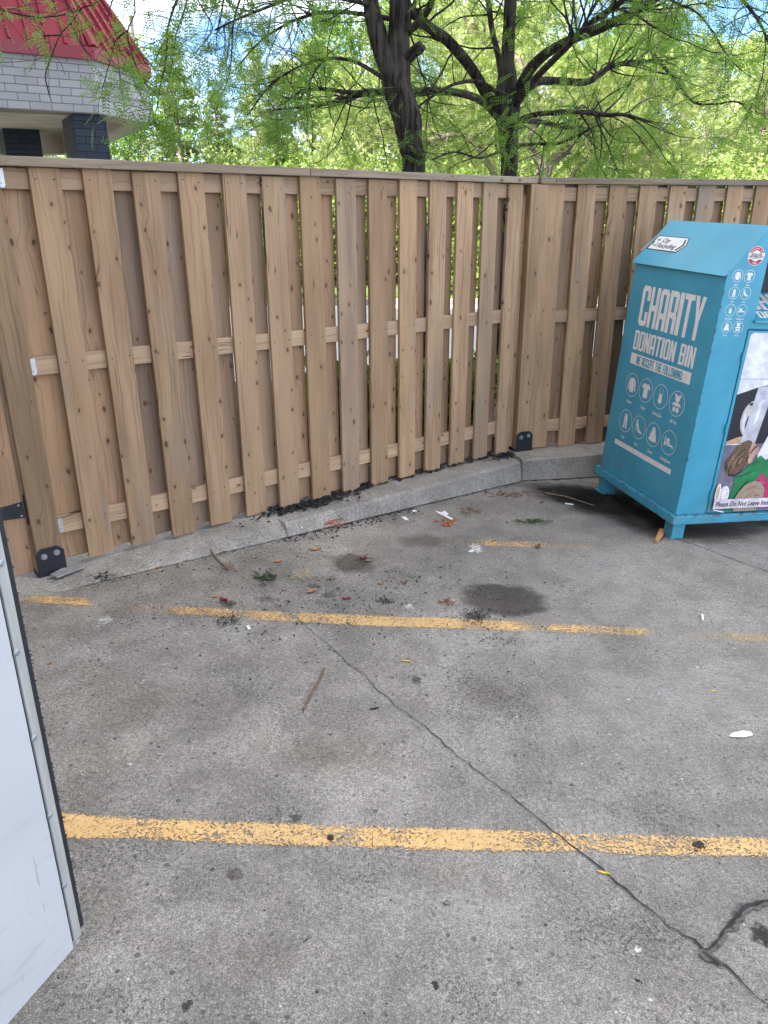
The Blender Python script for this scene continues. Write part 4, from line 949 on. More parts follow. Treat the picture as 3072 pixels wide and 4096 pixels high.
m = MB(); Q = [(-19.9, 4.7), (-19.9, -6), (-4.0, -6), (-4.0, 4.7)]   # unseen tower, added to keep the sun off the canopy
for i in range(4): wall(m, Q[i], Q[(i+1) % 4], SH+.19, 20.5, 0, i*.3)
m.quad([(*q, 20.5) for q in Q], 1); m.build('shade_tower', [M_sbrick, M_trim], sb_)
m = MB(); m.box(SX0+5.9, SX1+6.1, SY0+5.9, SY1+6.1, SH+.003, SH+.18); m.build('parapet_cap', M_trim, sb_)
for zz in (4.6, 8.3):
    for x in (-20, -15, -10, -5):
        m = MB(); m.box(x+6-.6, x+6+.6, SY1+6+.004, SY1+6+.05, zz, zz+1.6); wf = m.build('window', M_trim, sb_)
        m = MB(); m.box(x+6-.5, x+6+.5, SY1+6+.051, SY1+6+.056, zz+.1, zz+1.5); m.build('pane', M_glass, wf)
# ================================================================ VEGETATION HELPERS
def leaf_mat(name, c1, c2, trans=0.45, tcol=None, scale=1.5, rough=.5):
    t = NT(name); p = t.pos(); r = t.n('NewGeometry').outputs['Random Per Island']
    c = t.mix(t.rng(t.noise(p, scale, 3, .6), .35, .65), c1, c2); c = t.mix(t.math('MULTIPLY', r, .45), c, tuple(k*1.7 for k in c2))
    t.fin(c, rough, 0, .25)
    tl = t.n('BsdfTranslucent'); t.set(tl.inputs[0], t.mix(1.0, c, tcol or (1.5, 1.6, .7), 'MULTIPLY')); ms = t.n('MixShader'); ms.inputs[0].default_value = trans
    t.t.links.new(t.b.outputs[0], ms.inputs[1]); t.t.links.new(tl.outputs[0], ms.inputs[2]); t.t.links.new(ms.outputs[0], t.out.inputs[0]); return t.mat
M_locust = leaf_mat('locust_leaf', (.085, .155, .030), (.135, .225, .048), .48, (1.3, 1.5, .7))
M_lime = leaf_mat('lime_leaf', (.125, .175, .045), (.215, .255, .085), .32)
M_mid = leaf_mat('green_leaf', (.06, .12, .025), (.11, .18, .04), .4)
M_pine = leaf_mat('pine_needles', (.062, .095, .038), (.125, .160, .058), .22, (1.2, 1.3, .7), 1.1)
M_spruce = leaf_mat('pale_spruce_needles', (.14, .18, .07), (.24, .28, .11), .3, (1.2, 1.3, .7), 1.2)
M_hedge = leaf_mat('hedge_leaf', (.07, .13, .025), (.13, .20, .04), .35, None, 3)
t = NT('locust_bark'); v = t.coord(); q = t.sep(v)
fur = t.noise(t.map(v, (26, 26, 2.6)), 1, 4, .65, .4); c = t.mix(t.rng(fur, .38, .62), (.010, .0085, .0075), (.060, .050, .043)); c = t.mix(t.rng(t.noise(v, 5, 3), .45, .7, 0, .5), c, (.085, .075, .066))
t.bump(fur, 1.0, .03); M_bark = t.fin(c, .9, 0, .2)
M_twig = plain('twig_bark', (.022, .018, .015), .9, 0, .3, 20)
M_gbark = plain('grey_bark', (.13, .105, .085), .9, 0, .35, 9)

def norm(a): return a/np.maximum(np.linalg.norm(a, axis=1, keepdims=True), 1e-9)
def pinnate(pairs=8, L_=.13, ll=.027, lw=.0088):
    V = []; F = []
    for i in range(pairs):
        x = L_*(.16+.84*i/(pairs-1)); s = .7+.3*math.sin(math.pi*(.25+.7*i/pairs))
        for sg in (-1, 1):
            d = np.array([.42, sg*.9, -.12]); d /= np.linalg.norm(d); e = np.array([-d[1], d[0], 0])*lw*.5*s; b = np.array([x, 0, -1.9*x*x]); k = len(V)
            V += [b, b+d*ll*s*.5+e, b+d*ll*s, b+d*ll*s*.5-e]; F.append((k, k+1, k+2, k+3))
    k = len(V); w = .0011
    V += [np.array([0, -w, 0]), np.array([0, w, 0]), np.array([L_, w, -1.9*L_*L_]), np.array([L_, -w, -1.9*L_*L_])]; F.append((k, k+1, k+2, k+3))
    return np.array(V), np.array(F)
PINN = pinnate()
def stamp(tmpl, P, X, Zu, S):
    V, F = tmpl; X = norm(X); Y = norm(np.cross(Zu, X)); Zz = np.cross(X, Y); n = len(P)
    W = P[:, None, :] + S[:, None, None]*(V[None, :, 0:1]*X[:, None, :] + V[None, :, 1:2]*Y[:, None, :] + V[None, :, 2:3]*Zz[:, None, :])
    FF = (F[None] + (np.arange(n)*len(V))[:, None, None]).reshape(-1, F.shape[1]); return W.reshape(-1, 3), FF
DIAM = (np.array([[0, 0, 0], [.5, .34, 0.05], [1, 0, 0], [.5, -.34, 0.05]]), np.array([[0, 1, 2, 3]]))
NEED = (np.array([[0, 0, 0], [.5, .10, 0], [1, 0, 0], [.5, -.10, 0]]), np.array([[0, 1, 2, 3]]))
def cloud(P, size, rg, tmpl=DIAM, out=None, flat=.5):
    n = len(P); X = norm(rg.normal(size=(n, 3))) ; 
    if out is not None: X = norm(X*.8+out)
    Zu = norm(rg.normal(size=(n, 3))+np.array([0, 0, flat])); return stamp(tmpl, P, X, Zu, size*rg.uniform(.6, 1.3, n))

def vunit(rnd): 
    while True:
        v = Vector((rnd.uniform(-1, 1), rnd.uniform(-1, 1), rnd.uniform(-1, 1)))
        if .05 < v.length < 1: return v.normalized()
def grow(mb, p, d, Lg, r, lvl, rnd, anchors, leafy=True, droop=.025, spread=.75):
    """a wandering twig with side twigs; leaf anchors (point, direction) are collected along it"""
    step = .07 if lvl else .10; n = max(3, int(Lg/step)); pts = [p.copy()]; rad = [r]; d = d.normalized()
    for i in range(n):
        d = (d + vunit(rnd)*.26 + Vector((0, 0, -droop*(1+.5*lvl)*rnd.random()))).normalized(); p = p + d*step; pts.append(p.copy()); rad.append(max(.0016, r*(1-.72*(i+1)/n)))
        f = (i+1)/n
        if lvl < 2 and f > (.28 if lvl == 0 else .15) and rnd.random() < (.36 if lvl == 0 else .30):
            sd = (d*.55 + vunit(rnd)*spread + Vector((0, 0, -.05))).normalized()
            grow(mb, p.copy(), sd, Lg*(.30+.30*rnd.random())*(1.05-.5*f), max(.0018, rad[-1]*.62), lvl+1, rnd, anchors, leafy, droop)
        if leafy and ((lvl >= 1 and f > .2) or f > .5):
            k = 2 if (lvl == 2 or f > .7) else 1
            for _ in range(k):
                if rnd.random() < .66: anchors.append((p.copy(), (d*.45+vunit(rnd)*.9+Vector((0, 0, -.02))).normalized()))
    mb.tube(pts, rad, 5 if r > .006 else 4, cap=False)
def crown_from(anchors, name, mat, parent, rg, size=(.85, 1.35), lift=.9):
    P = np.array([a[0][:] for a in anchors]); X = np.array([a[1][:] for a in anchors]); n = len(P)
    Zu = norm(rg.normal(size=(n, 3))*.55+np.array([0, 0, lift])); V, F = stamp(PINN, P, X, Zu, rg.uniform(*size, n))
    me = big_mesh(name, V, F, mat); return link(name, me, parent)
def smooth_path(P, k=5):
    P = [Vector(p) for p in P]; out = []
    for i in range(len(P)-1):
        a, b, c, d = P[max(0, i-1)], P[i], P[i+1], P[min(len(P)-1, i+2)]
        for j in range(k):
            t_ = j/k; out.append(.5*((2*b)+(c-a)*t_+(2*a-5*b+4*c-d)*t_*t_+(3*b-a-3*c+d)*t_**3))
    out.append(P[-1]); return out
class Tree:
    """trunk and limbs given as lists of world points with radii"""
    def __init__(s, name, base, label, group, seed):
        s.base = Vector(base); s.o = empty(name, s.base, label, 'tree', group); s.rnd = random.Random(seed); s.rg = np.random.default_rng(seed)
        s.trunk = MB(); s.twigs = MB(); s.anch = []
    def limb(s, pts, radii, n=9, rough=.05, twigs=0, tl=(.5, 1.2), k=5, main=False, bias=None, r0=None, leafy=True, upb=.1):
        L_ = [Vector(p)-s.base for p in pts]; P = smooth_path(L_, k); R = []
        for i in range(len(pts)-1): R += [radii[i]+(radii[i+1]-radii[i])*j/k for j in range(k)]
        R.append(radii[-1]); s.trunk.tube(P, R, n, rough=rough, seed=s.rnd.random()*9)
        for _ in range(int(twigs*.8+.5)):
            u = s.rnd.uniform(.22, 1)**.7*(len(P)-1); i = min(int(u), len(P)-2); p = P[i].lerp(P[i+1], u-i); d = (P[i+1]-P[i]).normalized()
            dv = d*.45+vunit(s.rnd)*.9+Vector((0, 0, upb))
            if bias is not None: dv += bias
            grow(s.twigs, p, dv, s.rnd.uniform(*tl), min(R[i]*.45, .011), 0, s.rnd, s.anch, leafy)
        return P
    def finish(s, mat, size=(.85, 1.35)):
        s.trunk.build('trunk', M_bark, s.o, smooth=True); s.twigs.build('twigs', M_twig, s.o)
        crown_from(s.anch, 'foliage', mat, s.o, s.rg, size)

# ================================================================ THE TWO HONEY LOCUSTS
def px_path(Y, pts): return [at_y(x, y, Y+(dy[0] if dy else 0)) for x, y, *dy in pts]
def rad_at(Y, wpx): return wpx*Y/757/2*1.03
YA = 7.4
base = at_y(415, 172, YA); base.z = -.06; base.x += .02
TA = Tree('honey_locust_tree', base, 'leaning dark honey locust with forked trunk behind the left fence run', 'honey locust trees behind the fence', 5)
tp = px_path(YA, [(414, 172), (411, 150), (407.5, 123), (398.5, 92), (391, 70), (381, 47), (373, 15), (368, -12, .1), (355, -60, .2), (330, -130, .3)])
TA.limb([base-Vector((0, 0, .05)), base+Vector((0, 0, .5)), *tp], [.165, .13, *[rad_at(YA, w) for w in (19.5, 21, 23, 24, 20, 15.5, 13.5, 12, 10, 6)]], n=22, rough=.10, k=6)
lf = px_path(YA, [(397.5, 92), (399, 66), (398.5, 38), (400, 0), (402, -40, .1), (410, -110, .2)])
TA.limb(lf, [rad_at(YA, w) for w in (19, 19, 18, 17.5, 15, 8)], n=20, rough=.10)
s1 = px_path(YA, [(402, 62), (412, 50, -.15), (420, 43, -.25)]); TA.limb(s1, [.035, .026, .020], n=10)
TA.limb(px_path(YA, [(408, 60), (417, 53, -.05), (424, 47, -.1)]), [.04, .028, .024], n=10)
TA.limb(px_path(YA, [(404, 35), (417, 24, -.1), (429, 8, -.2), (434, -8, -.3)]), [.030, .032, .030, .024], n=10)
TA.limb(px_path(YA, [(376, 20), (366, 16, -.05)]), [.035, .028], n=8)
b_ = Vector((-.3, -.25, 0))
# limbs leaving the frame, then arching over with hanging sprays
TA.limb(px_path(YA, [(366, -20), (320, -55, -.4), (260, -70, -.9), (205, -60, -1.1)]), [.07, .05, .035, .02], twigs=20, tl=(.7, 1.5), bias=Vector((-.2, -.1, -.15)))
TA.limb(px_path(YA, [(350, -70), (290, -110, .3), (240, -120, .2), (200, -110, 0)]), [.06, .045, .03, .016], twigs=18, tl=(.6, 1.2), bias=Vector((-.1, 0, -.2)))
TA.limb(px_path(YA, [(330, -125), (300, -220, .5), (250, -320, .8)]), [.05, .03, .012], twigs=26, tl=(.7, 1.4))
TA.limb(px_path(YA, [(408, -95), (440, -190, .3), (480, -300, .5)]), [.05, .03, .012], twigs=28, tl=(.7, 1.4))
TA.limb(px_path(YA, [(398, 20), (340, 12, .5), (300, 18, .9), (262, 40, 1.2), (235, 70, 1.4)]), [.022, .018, .014, .010, .006], twigs=30, tl=(.5, 1.1), bias=Vector((-.1, 0, -.15)))
TA.limb(px_path(YA, [(386, 80), (350, 60, .6), (310, 62, 1.0), (272, 84, 1.3), (248, 115, 1.5)]), [.020, .016, .013, .009, .005], twigs=30, tl=(.5, 1.1), bias=Vector((-.1, 0, -.15)))
TA.limb(px_path(YA, [(372, 5), (310, -5, -.5), (255, 12, -.8), (215, 30, -1.0)]), [.018, .014, .010, .006], twigs=22, tl=(.4, .9), bias=Vector((-.1, 0, -.2)))
TA.limb(px_path(YA, [(362, -25), (300, -30, -.6), (215, -25, -1.3), (183, -8, -1.6), (169, 23, -1.8), (167, 46, -1.85), (165, 66, -1.9), (160, 87, -1.9), (157, 108, -1.9)]), [.02, .016, .011, .009, .007, .006, .005, .004, .003], twigs=16, tl=(.25, .6), bias=Vector((0, 0, -.2)))
TA.limb(px_path(YA, [(190, -12, -1.6), (205, 12, -1.7), (212, 30, -1.75), (196, 52, -1.8)]), [.006, .005, .004, .003], twigs=8, tl=(.25, .5), bias=Vector((0, 0, -.2)))
for path in ([(215, -60, -1.4), (150, -35, -2.0), (99, 1, -2.3), (82, 8, -2.3), (71, 23, -2.35), (60, 35, -2.4), (52.5, 54, -2.4), (45.5, 74, -2.4), (48, 90, -2.4), (51.7, 102, -2.4)], [(82, 8, -2.3), (62, 15, -2.4), (37, 17, -2.45), (9, 12, -2.5), (-20, 6, -2.5)], [(71, 23, -2.35), (78, 38, -2.3), (85, 50, -2.3), (92, 57, -2.3)], [(60, 35, -2.4), (44, 36, -2.4), (30, 39, -2.4)]):
    TA.limb(px_path(YA, path), [.006]+[.0042]*(len(path)-2)+[.002], n=5, twigs=2, tl=(.12, .3), leafy=False)
for path in ([(150, -30, -2.0), (118, -6, -2.2), (110, 8, -2.2), (108, 20, -2.2)], [(130, -25, -2.1), (135, 10, -2.2), (128, 30, -2.2), (130, 48, -2.2), (140, 75, -2.2), (150, 90, -2.2)], [(128, 30, -2.2), (116, 40, -2.2), (112, 52, -2.2)], [(-30, -10, -2.5), (-14, 4, -2.5), (-4, 10, -2.5)]):
    TA.limb(px_path(YA, path), [.006]+[.004]*(len(path)-2)+[.002], n=5, twigs=6, tl=(.15, .35), bias=Vector((0, 0, -.3)))
TA.finish(M_locust)

YB = 8.3
base = at_y(509, 175, YB); base.z = -.06
TB = Tree('honey_locust_tree', base, 'spreading dark honey locust with many low limbs, nearest the fence bend', 'honey locust trees behind the fence', 8)
tp = px_path(YB, [(509, 175), (509, 150), (508, 128), (507, 106)])
TB.limb([base-Vector((0, 0, .05)), base+Vector((0, 0, .6)), *tp, *px_path(YB, [(507.5, 62), (509, 30), (510.6, 0), (513, -50), (520, -120)])], [.13, .10, *[rad_at(YB, w) for w in (14, 15, 18, 23, 11, 10.5, 10, 8, 5)]], n=20, rough=.09, k=6, twigs=8, tl=(.5, 1.0))
TB.limb(px_path(YB, [(504, 112), (490, 100, -.05), (472, 69, -.2), (449, 41.5, -.35), (430, 28, -.45), (410, 9, -.5), (396, -8, -.6), (370, -40, -.7)]), [rad_at(YB, w) for w in (14, 9.5, 9, 8.5, 8, 8, 7, 5)], n=14, rough=.06, twigs=22, tl=(.6, 1.3))
TB.limb(px_path(YB, [(503, 98, .1), (499, 60, .2), (492, 30, .3), (488, 0, .4), (480, -40, .5)]), [rad_at(YB, w) for w in (6, 5.5, 5, 5, 3)], n=9, twigs=16, tl=(.5, 1.1))
TB.limb(px_path(YB, [(501, 118, .1), (480, 100, .4), (457, 92.6, .8), (433, 91, 1.2), (413, 92, 1.4), (384, 92, 1.6), (364, 93, 1.7), (341, 100, 1.8), (318, 105, 1.9), (273, 110, 2.0)]), [rad_at(YB, w) for w in (9, 7, 7, 7.5, 7, 7.5, 7, 5, 4, 2)], n=12, rough=.05, twigs=44, tl=(.5, 1.3))
TB.limb(px_path(YB, [(364, 93, 1.7), (345, 92, 1.6), (322, 89, 1.6), (300, 92, 1.5), (282, 105, 1.4)]), [.03, .026, .02, .014, .008], twigs=16, tl=(.4, .9))
TB.limb(px_path(YB, [(500, 95, -.1), (480, 82, -.3), (455, 84, -.5), (430, 98, -.6), (412, 112, -.7)]), [.022, .018, .015, .012, .009], twigs=12, tl=(.4, .9))
TB.limb(px_path(YB, [(512, 105), (527.4, 74, -.2), (540, 58.6, -.3), (558, 46, -.4), (581, 35.5, -.5), (604.6, 26, -.6), (627.7, 15.4, -.7), (651, 1.5, -.8), (690, -25, -.9), (740, -50, -1)]), [rad_at(YB, w) for w in (12, 9.5, 8, 7.5, 7.5, 7, 6.5, 6, 5, 3)], n=12, rough=.05, twigs=34, tl=(.6, 1.4))
TB.limb(px_path(YB, [(516, 103, -.1), (537, 77, -.4), (555, 58.6, -.6), (573.7, 40, -.8), (589, 24.7, -1), (611, 9, -1.2), (623, 0, -1.3), (650, -30, -1.4)]), [rad_at(YB, w) for w in (8, 5.5, 5, 5, 4.5, 4, 4, 2)], n=10, twigs=20, tl=(.5, 1.2))
TB.limb(px_path(YB, [(514, 104, .2), (535, 83, .5), (558, 81, .7), (586, 82, .9), (600, 74, 1), (612, 66, 1.1), (635, 62, 1.2), (659, 61, 1.3), (676, 58, 1.4)]), [rad_at(YB, w) for w in (9, 7, 7, 6.5, 6, 5, 4, 3, 2)], n=10, twigs=30, tl=(.5, 1.2))
TB.limb(px_path(YB, [(658, 61, 1.3), (675, 80, 1.2), (693, 102, 1.1), (716, 104, 1), (738, 102, .9), (752, 118, .8)]), [.018, .015, .013, .010, .008, .005], twigs=16, tl=(.4, .9))
TB.limb(px_path(YB, [(512, 124, -.1), (533, 115, -.5), (558, 112.7, -.8), (581, 112, -1), (605, 115, -1.2), (625, 115, -1.4), (650, 122, -1.5)]), [rad_at(YB, w) for w in (5.5, 4, 4, 3.5, 3, 2.5, 1.5)], n=8, twigs=22, tl=(.4, 1.0))
TB.limb(px_path(YB, [(513, 120, .2), (543, 122, .5), (563, 127, .6), (589, 128, .8)]), [rad_at(YB, w) for w in (5, 4, 4, 2.5)], n=8, twigs=12, tl=(.4, 1.0))
TB.limb(px_path(YB, [(513, 147, -.1), (535, 144, -.4), (558, 143.5, -.6), (581, 134, -.8), (590, 128, -.9)]), [rad_at(YB, w) for w in (3.5, 2.6, 2.5, 2.2, 1.5)], n=7, twigs=10, tl=(.4, .9))
TB.limb(px_path(YB, [(504, 150, -.2), (480, 158, -.5), (455, 152, -.8), (432, 160, -1.0)]), [.014, .010, .008, .005], twigs=14, tl=(.4, .9))
TB.limb(px_path(YB, [(520, -110), (560, -200, -.5), (640, -260, -1)]), [.05, .03, .012], twigs=26, tl=(.7, 1.4))
TB.limb(px_path(YB, [(512, -40), (470, -150, .5), (420, -240, .8)]), [.05, .03, .012], twigs=24, tl=(.7, 1.4))
TB.limb(px_path(YB, [(690, -25, -.9), (730, -10, -1.2), (758, 20, -1.4), (775, 60, -1.5)]), [.02, .016, .012, .007], twigs=22, tl=(.4, 1.0))
TB.finish(M_locust)
# a smaller, farther locust with pale bent stems
YC = 14.5
base = at_y(549, 185, YC); base.z = 0
TC = Tree('honey_locust_tree', base, 'small sunlit locust with pale bent stems, farther off across the lane', 'honey locust trees behind the fence', 13)
TC.trunk.m = []
def limbC(path, w, **k): TC.limb(px_path(YC, path), [rad_at(YC, q) for q in w], **k)
TC.limb([base, base+Vector((0, 0, 1.2)), *px_path(YC, [(545, 176), (563, 153), (577, 146), (590, 138), (620, 120), (650, 95)])], [.10, .09, .085, .08, .07, .06, .04, .02], twigs=44, tl=(.9, 2.0))
TC.limb([base, base+Vector((-.1, .1, 1.2)), *px_path(YC, [(540, 176), (538, 160), (531, 148), (528, 140), (540, 115), (535, 80)])], [.10, .08, .075, .07, .06, .055, .04, .02], twigs=40, tl=(.9, 2.0))
TC.limb([base+Vector((-.1, 0, 1.0)), *px_path(YC, [(480, 150), (455, 135), (425, 140), (400, 120), (380, 95)])], [.06, .05, .045, .04, .03, .015], twigs=51, tl=(.9, 2.0))
TC.limb([base+Vector((.1, 0, 1.0)), *px_path(YC, [(575, 170), (605, 160), (640, 155), (670, 140)])], [.05, .045, .04, .03, .015], twigs=37, tl=(.9, 1.8))
TC.limb(px_path(YC, [(535, 80), (500, 40), (450, 10)]), [.04, .03, .012], twigs=27, tl=(.9, 2.0)); TC.limb(px_path(YC, [(650, 95), (660, 50), (640, 5)]), [.04, .03, .012], twigs=23, tl=(.9, 2.0))
TC.trunk.build('trunk', M_gbark, TC.o, smooth=True); TC.twigs.build('twigs', M_gbark, TC.o); crown_from(TC.anch, 'foliage', M_lime, TC.o, TC.rg, (1.2, 1.9))
# ================================================================ BACKGROUND TREES, HEDGE, CAR, POLE
def lobes(rg, n, H, Rw, z0):
    C = []; 
    for i in range(n):
        z = z0+(H-z0)*rg.uniform(.08, .95); k = math.sin(math.pi*min(1, .18+.74*(z-z0)/(H-z0)))**.8; a = rg.uniform(0, 6.283); q = Rw*k*rg.uniform(.25, .85)
        C.append((q*math.cos(a), q*math.sin(a), z, rg.uniform(.22, .42)*Rw*(.5+.5*k)))
    return np.array(C)
def deciduous(seed, H=10, Rw=3.6, z0=1.4, leaves=26000, ls=.125):
    rg = np.random.default_rng(seed); rnd = random.Random(seed); C = lobes(rg, 34, H, Rw, z0); k = rg.integers(0, len(C), leaves); d = norm(rg.normal(size=(leaves, 3))); r = C[k, 3]*rg.uniform(.25, 1.05, leaves)**.6
    P = C[k, :3]+d*r[:, None]*np.array([1, 1, .78]); P += rg.normal(size=P.shape)*.10; P = P[P[:, 2] > .5]
    V, F = cloud(P, ls, rg, flat=.8); m = MB(); m.tube([(0, 0, -.1), (.1, .05, H*.3), (0, .1, H*.62)], [.20, .15, .07], 9, rough=.06)
    for c in C[::2]:
        h = min(H*.55, max(.9, c[2]*.55)); m.tube([(.05, .05, h), (c[0]*.5, c[1]*.5, (h+c[2])/2+.2), (c[0], c[1], c[2])], [.075, .05, .02], 6)
    return V, F, m
def conifer(seed, H=8, Rw=1.7, leaves=52000, ls=.15, z0=.6, tiers=30):
    rg = np.random.default_rng(seed); m = MB(); m.tube([(0, 0, -.1), (0.03, 0, H*.5), (0, 0, H)], [.16, .10, .015], 8); P = []; O = []
    for i in range(tiers):
        u = i/(tiers-1); z = z0+(H-z0)*u**1.05*.99; nb = rg.integers(5, 8); R0 = Rw*(1-u)**.75*rg.uniform(.75, 1.15)+.08
        for b in range(nb):
            a = rg.uniform(0, 6.283); ln = R0*rg.uniform(.6, 1.1); dx, dy = math.cos(a), math.sin(a); up_ = rg.uniform(-.15, .45)
            tip = np.array([dx*ln, dy*ln, z+ln*up_]); m.tube([(0, 0, z), tuple(tip*np.array([.55, .55, 1])+np.array([0, 0, -.04])-np.array([0, 0, (tip[2]-z)*.5])), tuple(tip)], [.03, .02, .006], 4, cap=False)
            n = int(leaves/(tiers*6.5)*(.25+.9*(1-u))); s = rg.uniform(.18, 1, n)**.7
            p = np.array([0, 0, z])+s[:, None]*(tip-np.array([0, 0, z]))+rg.normal(size=(n, 3))*np.array([.13, .13, .09])*(.5+.4*ln); P.append(p); O.append(np.tile(np.array([dx, dy, .35]), (n, 1)))
    P = np.concatenate(P); O = np.concatenate(O); V, F = cloud(P, ls, rg, NEED, O, .6); return V, F, m
def tree_kind(name, spec, fol_mat, bark):
    V, F, m = spec; return (name, big_mesh('foliage', V, F, fol_mat), m.mesh('trunk', bark))
def plant(kind, loc_, label, scale=1.0, rz=0.0, group=None, sxy=1.0):
    name, fo, tr = kind; o = empty(name, loc_, label, 'tree', group); o.scale = (scale*sxy, scale*sxy, scale); o.rotation_euler.z = rz
    link('trunk', tr, o); link('foliage', fo, o); return o
K1 = tree_kind('leafy_tree', deciduous(1), M_lime, M_gbark); K2 = tree_kind('leafy_tree', deciduous(2, 10, 3.2, 1.0), M_lime, M_gbark); K3 = tree_kind('leafy_tree', deciduous(3, 9, 3.4, .6, 24000), M_mid, M_gbark)
N1 = tree_kind('pine_tree', conifer(4), M_pine, M_gbark); N2 = tree_kind('spruce_tree', conifer(5, 9, 2.3, 56000, .15, .4, 34), M_spruce, M_gbark)
def g_at(px, Y): p = at_y(px, 224, Y); return Vector((p.x, p.y, -.012))
GT = 'trees beyond the lane'
def topscale(kind_h, px, py, Y): return (at_y(px, py, Y).z+.01)/kind_h
for kind, kh, px, py, Y, rz, sxy, label in (
    (N1, 8, 186, 34, 23, .4, 1.05, 'bushy yellow-green pine just right of the red-roofed canopy'), (N1, 8, 224, 92, 27, 2.2, 1.2, 'low dull pine right of the tallest bushy pine'),
    (N2, 9, 262, 42, 31, 1.0, .85, 'slim pale conifer pointing into the white cloud'), (N1, 8, 283, 66, 26, 4.0, 1.0, 'short conifer left of the leaning locust'),
    (K1, 10, 318, 40, 27, .3, .9, 'bright lime tree left of the leaning locust trunk'), (K3, 9, 372, -10, 30, 1.9, 1.0, 'greener tree straight behind the leaning locust trunk'),
    (K1, 10, 440, -25, 28, 3.4, 1.0, 'bright lime tree between the two dark locust trunks'), (K2, 10, 520, -10, 31, 4.6, 1.0, 'bright lime tree right behind the spreading locust'),
    (K3, 9, 585, 25, 26, .8, 1.0, 'greener rounded tree right of the spreading locust'), (K1, 10, 640, 5, 33, 5.2, .9, 'tall lime tree behind the greener rounded tree'),
    (N2, 9, 694, 42, 23, 2.6, .95, 'pale yellow spruce left of the pair at the right edge'), (N2, 9, 748, 28, 21, .2, 1.0, 'tall pale yellow spruce at the right edge'), (N2, 9, 800, 60, 19, 3.3, 1.0, 'pale spruce just past the right edge'),
    (K1, 10, 610, 20, 37, 2.9, 1.1, 'far lime tree between the rounded tree and the tall lime tree'), (K2, 10, 715, 30, 36, 1.1, 1.2, 'far lime tree rising behind the pale yellow spruces'), (K3, 9, 480, 30, 36, 2.2, 1.1, 'far green tree low behind the gap between the locust trunks'), (K1, 10, 775, 45, 30, .5, 1.1, 'lime tree at the right edge behind the tallest spruce'),
    (K3, 9, 128, 118, 24, 2.0, .9, 'low leafy tree seen under the canopy roof'), (K2, 10, 60, 120, 30, 1.2, 1.2, 'far leafy tree seen between the navy columns')):
    plant(kind, g_at(px, Y), label, topscale(kh, px, py, Y), rz, GT, sxy)
# lower bushes filling in under those trees
def shrub_mesh(seed, leaves=2600, R0=.55, H=.8, ls=.10):
    rg = np.random.default_rng(seed); C = np.stack([rg.uniform(-.5, .5, 9)*R0, rg.uniform(-.5, .5, 9)*R0, rg.uniform(.25, .85, 9)*H], 1); k = rg.integers(0, 9, leaves)
    P = C[k]+norm(rg.normal(size=(leaves, 3)))*(R0*.5)*rg.uniform(.3, 1, (leaves, 1)); P = P[P[:, 2] > .03]; V, F = cloud(P, ls, rg, flat=.9); m = MB()
    for c in C: m.tube([(0, 0, -.03), (c[0]*.4, c[1]*.4, c[2]*.5), tuple(c)], [.014, .009, .004], 5, cap=False)
    return V, F, m
def shrub_kind(name, seed, mat, **k): V, F, m = shrub_mesh(seed, **k); return (name, big_mesh('foliage', V, F, mat), m.mesh('stems', M_twig))
def shrub(kind, loc_, label, sc=1.0, rz=0.0, group=None):
    name, fo, st = kind; o = empty(name, loc_, label, 'shrub', group); o.scale = (sc,)*3; o.rotation_euler.z = rz; link('stems', st, o); link('foliage', fo, o); return o
B1 = shrub_kind('bush', 31, M_lime, leaves=9000, R0=2.2, H=2.6, ls=.10); B2 = shrub_kind('bush', 32, M_hedge, leaves=9000, R0=2.4, H=2.2, ls=.10)
for i, (px, Y, sc, lb) in enumerate(((108, 19, .95, 'bright bush under the canopy, left of the navy column'), (150, 20, 1.0, 'bright bush right of the navy column'), (205, 25, 1.3, 'bush at the foot of the bushy pine'), (300, 23, 1.25, 'bright bush left of the leaning locust'),
        (355, 24, 1.3, 'bright bush just left of the leaning trunk'), (440, 23, 1.35, 'bright bush between the two locust trunks'), (480, 25, 1.3, 'bush close left of the spreading locust'), (555, 24, 1.3, 'bush behind the pale bent stems'), (625, 22, 1.3, 'bright bush right of the pale bent stems'), (700, 19.6, 1.1, 'bright bush below the pale spruces'), (765, 19.2, 1.1, 'bright bush at the right edge'), (75, 19.5, .9, 'bright bush between the two navy columns'))):
    shrub((B1, B2)[i % 2 if i not in (0, 1, 11) else 0], g_at(px, Y), lb, sc, i*1.7, 'bushes under the background trees')
SHA = shrub_kind('shrub', 41, M_mid); SHB = shrub_kind('shrub', 42, M_hedge, leaves=1800, R0=.45, H=.6, ls=.12)
for i, (s, d_, lb) in enumerate(((1.9, .7, 'leafy shrub behind the fifth gap of the fence'), (2.6, .8, 'leafy shrub behind the middle of the left fence'), (3.05, .65, 'leafy shrub left of the leaning locust foot'), (3.45, 1.0, 'leafy shrub between the locust and the fence'), (3.85, .6, 'broad-leaved shrub behind the last gaps before the bend'), (4.3, .8, 'leafy shrub behind the corner post'))):
    p = PL(s, -d_); shrub((SHA, SHB)[i % 2], (p.x, p.y, -.03), lb, .75+.1*(i % 3), i*2.1, 'shrubs in the bed behind the fence')
for i, s in enumerate((.8, 1.7, 2.6)):
    p = PR(s, -.8); shrub((SHB, SHA)[i % 2], (p.x, p.y, -.03), ('leafy shrub behind the right fence near the bend', 'leafy shrub behind the right fence, hidden by the bin', 'leafy shrub behind the far right fence')[i], .85, i*1.3, 'shrubs in the bed behind the fence')
rg = np.random.default_rng(77); m = MB()                         # red flowers on one shrub
p = PL(2.25, -.6); o = empty('flower_plant', (p.x, p.y, -.03), 'low red-flowering plant glimpsed through the left fence', 'plant')
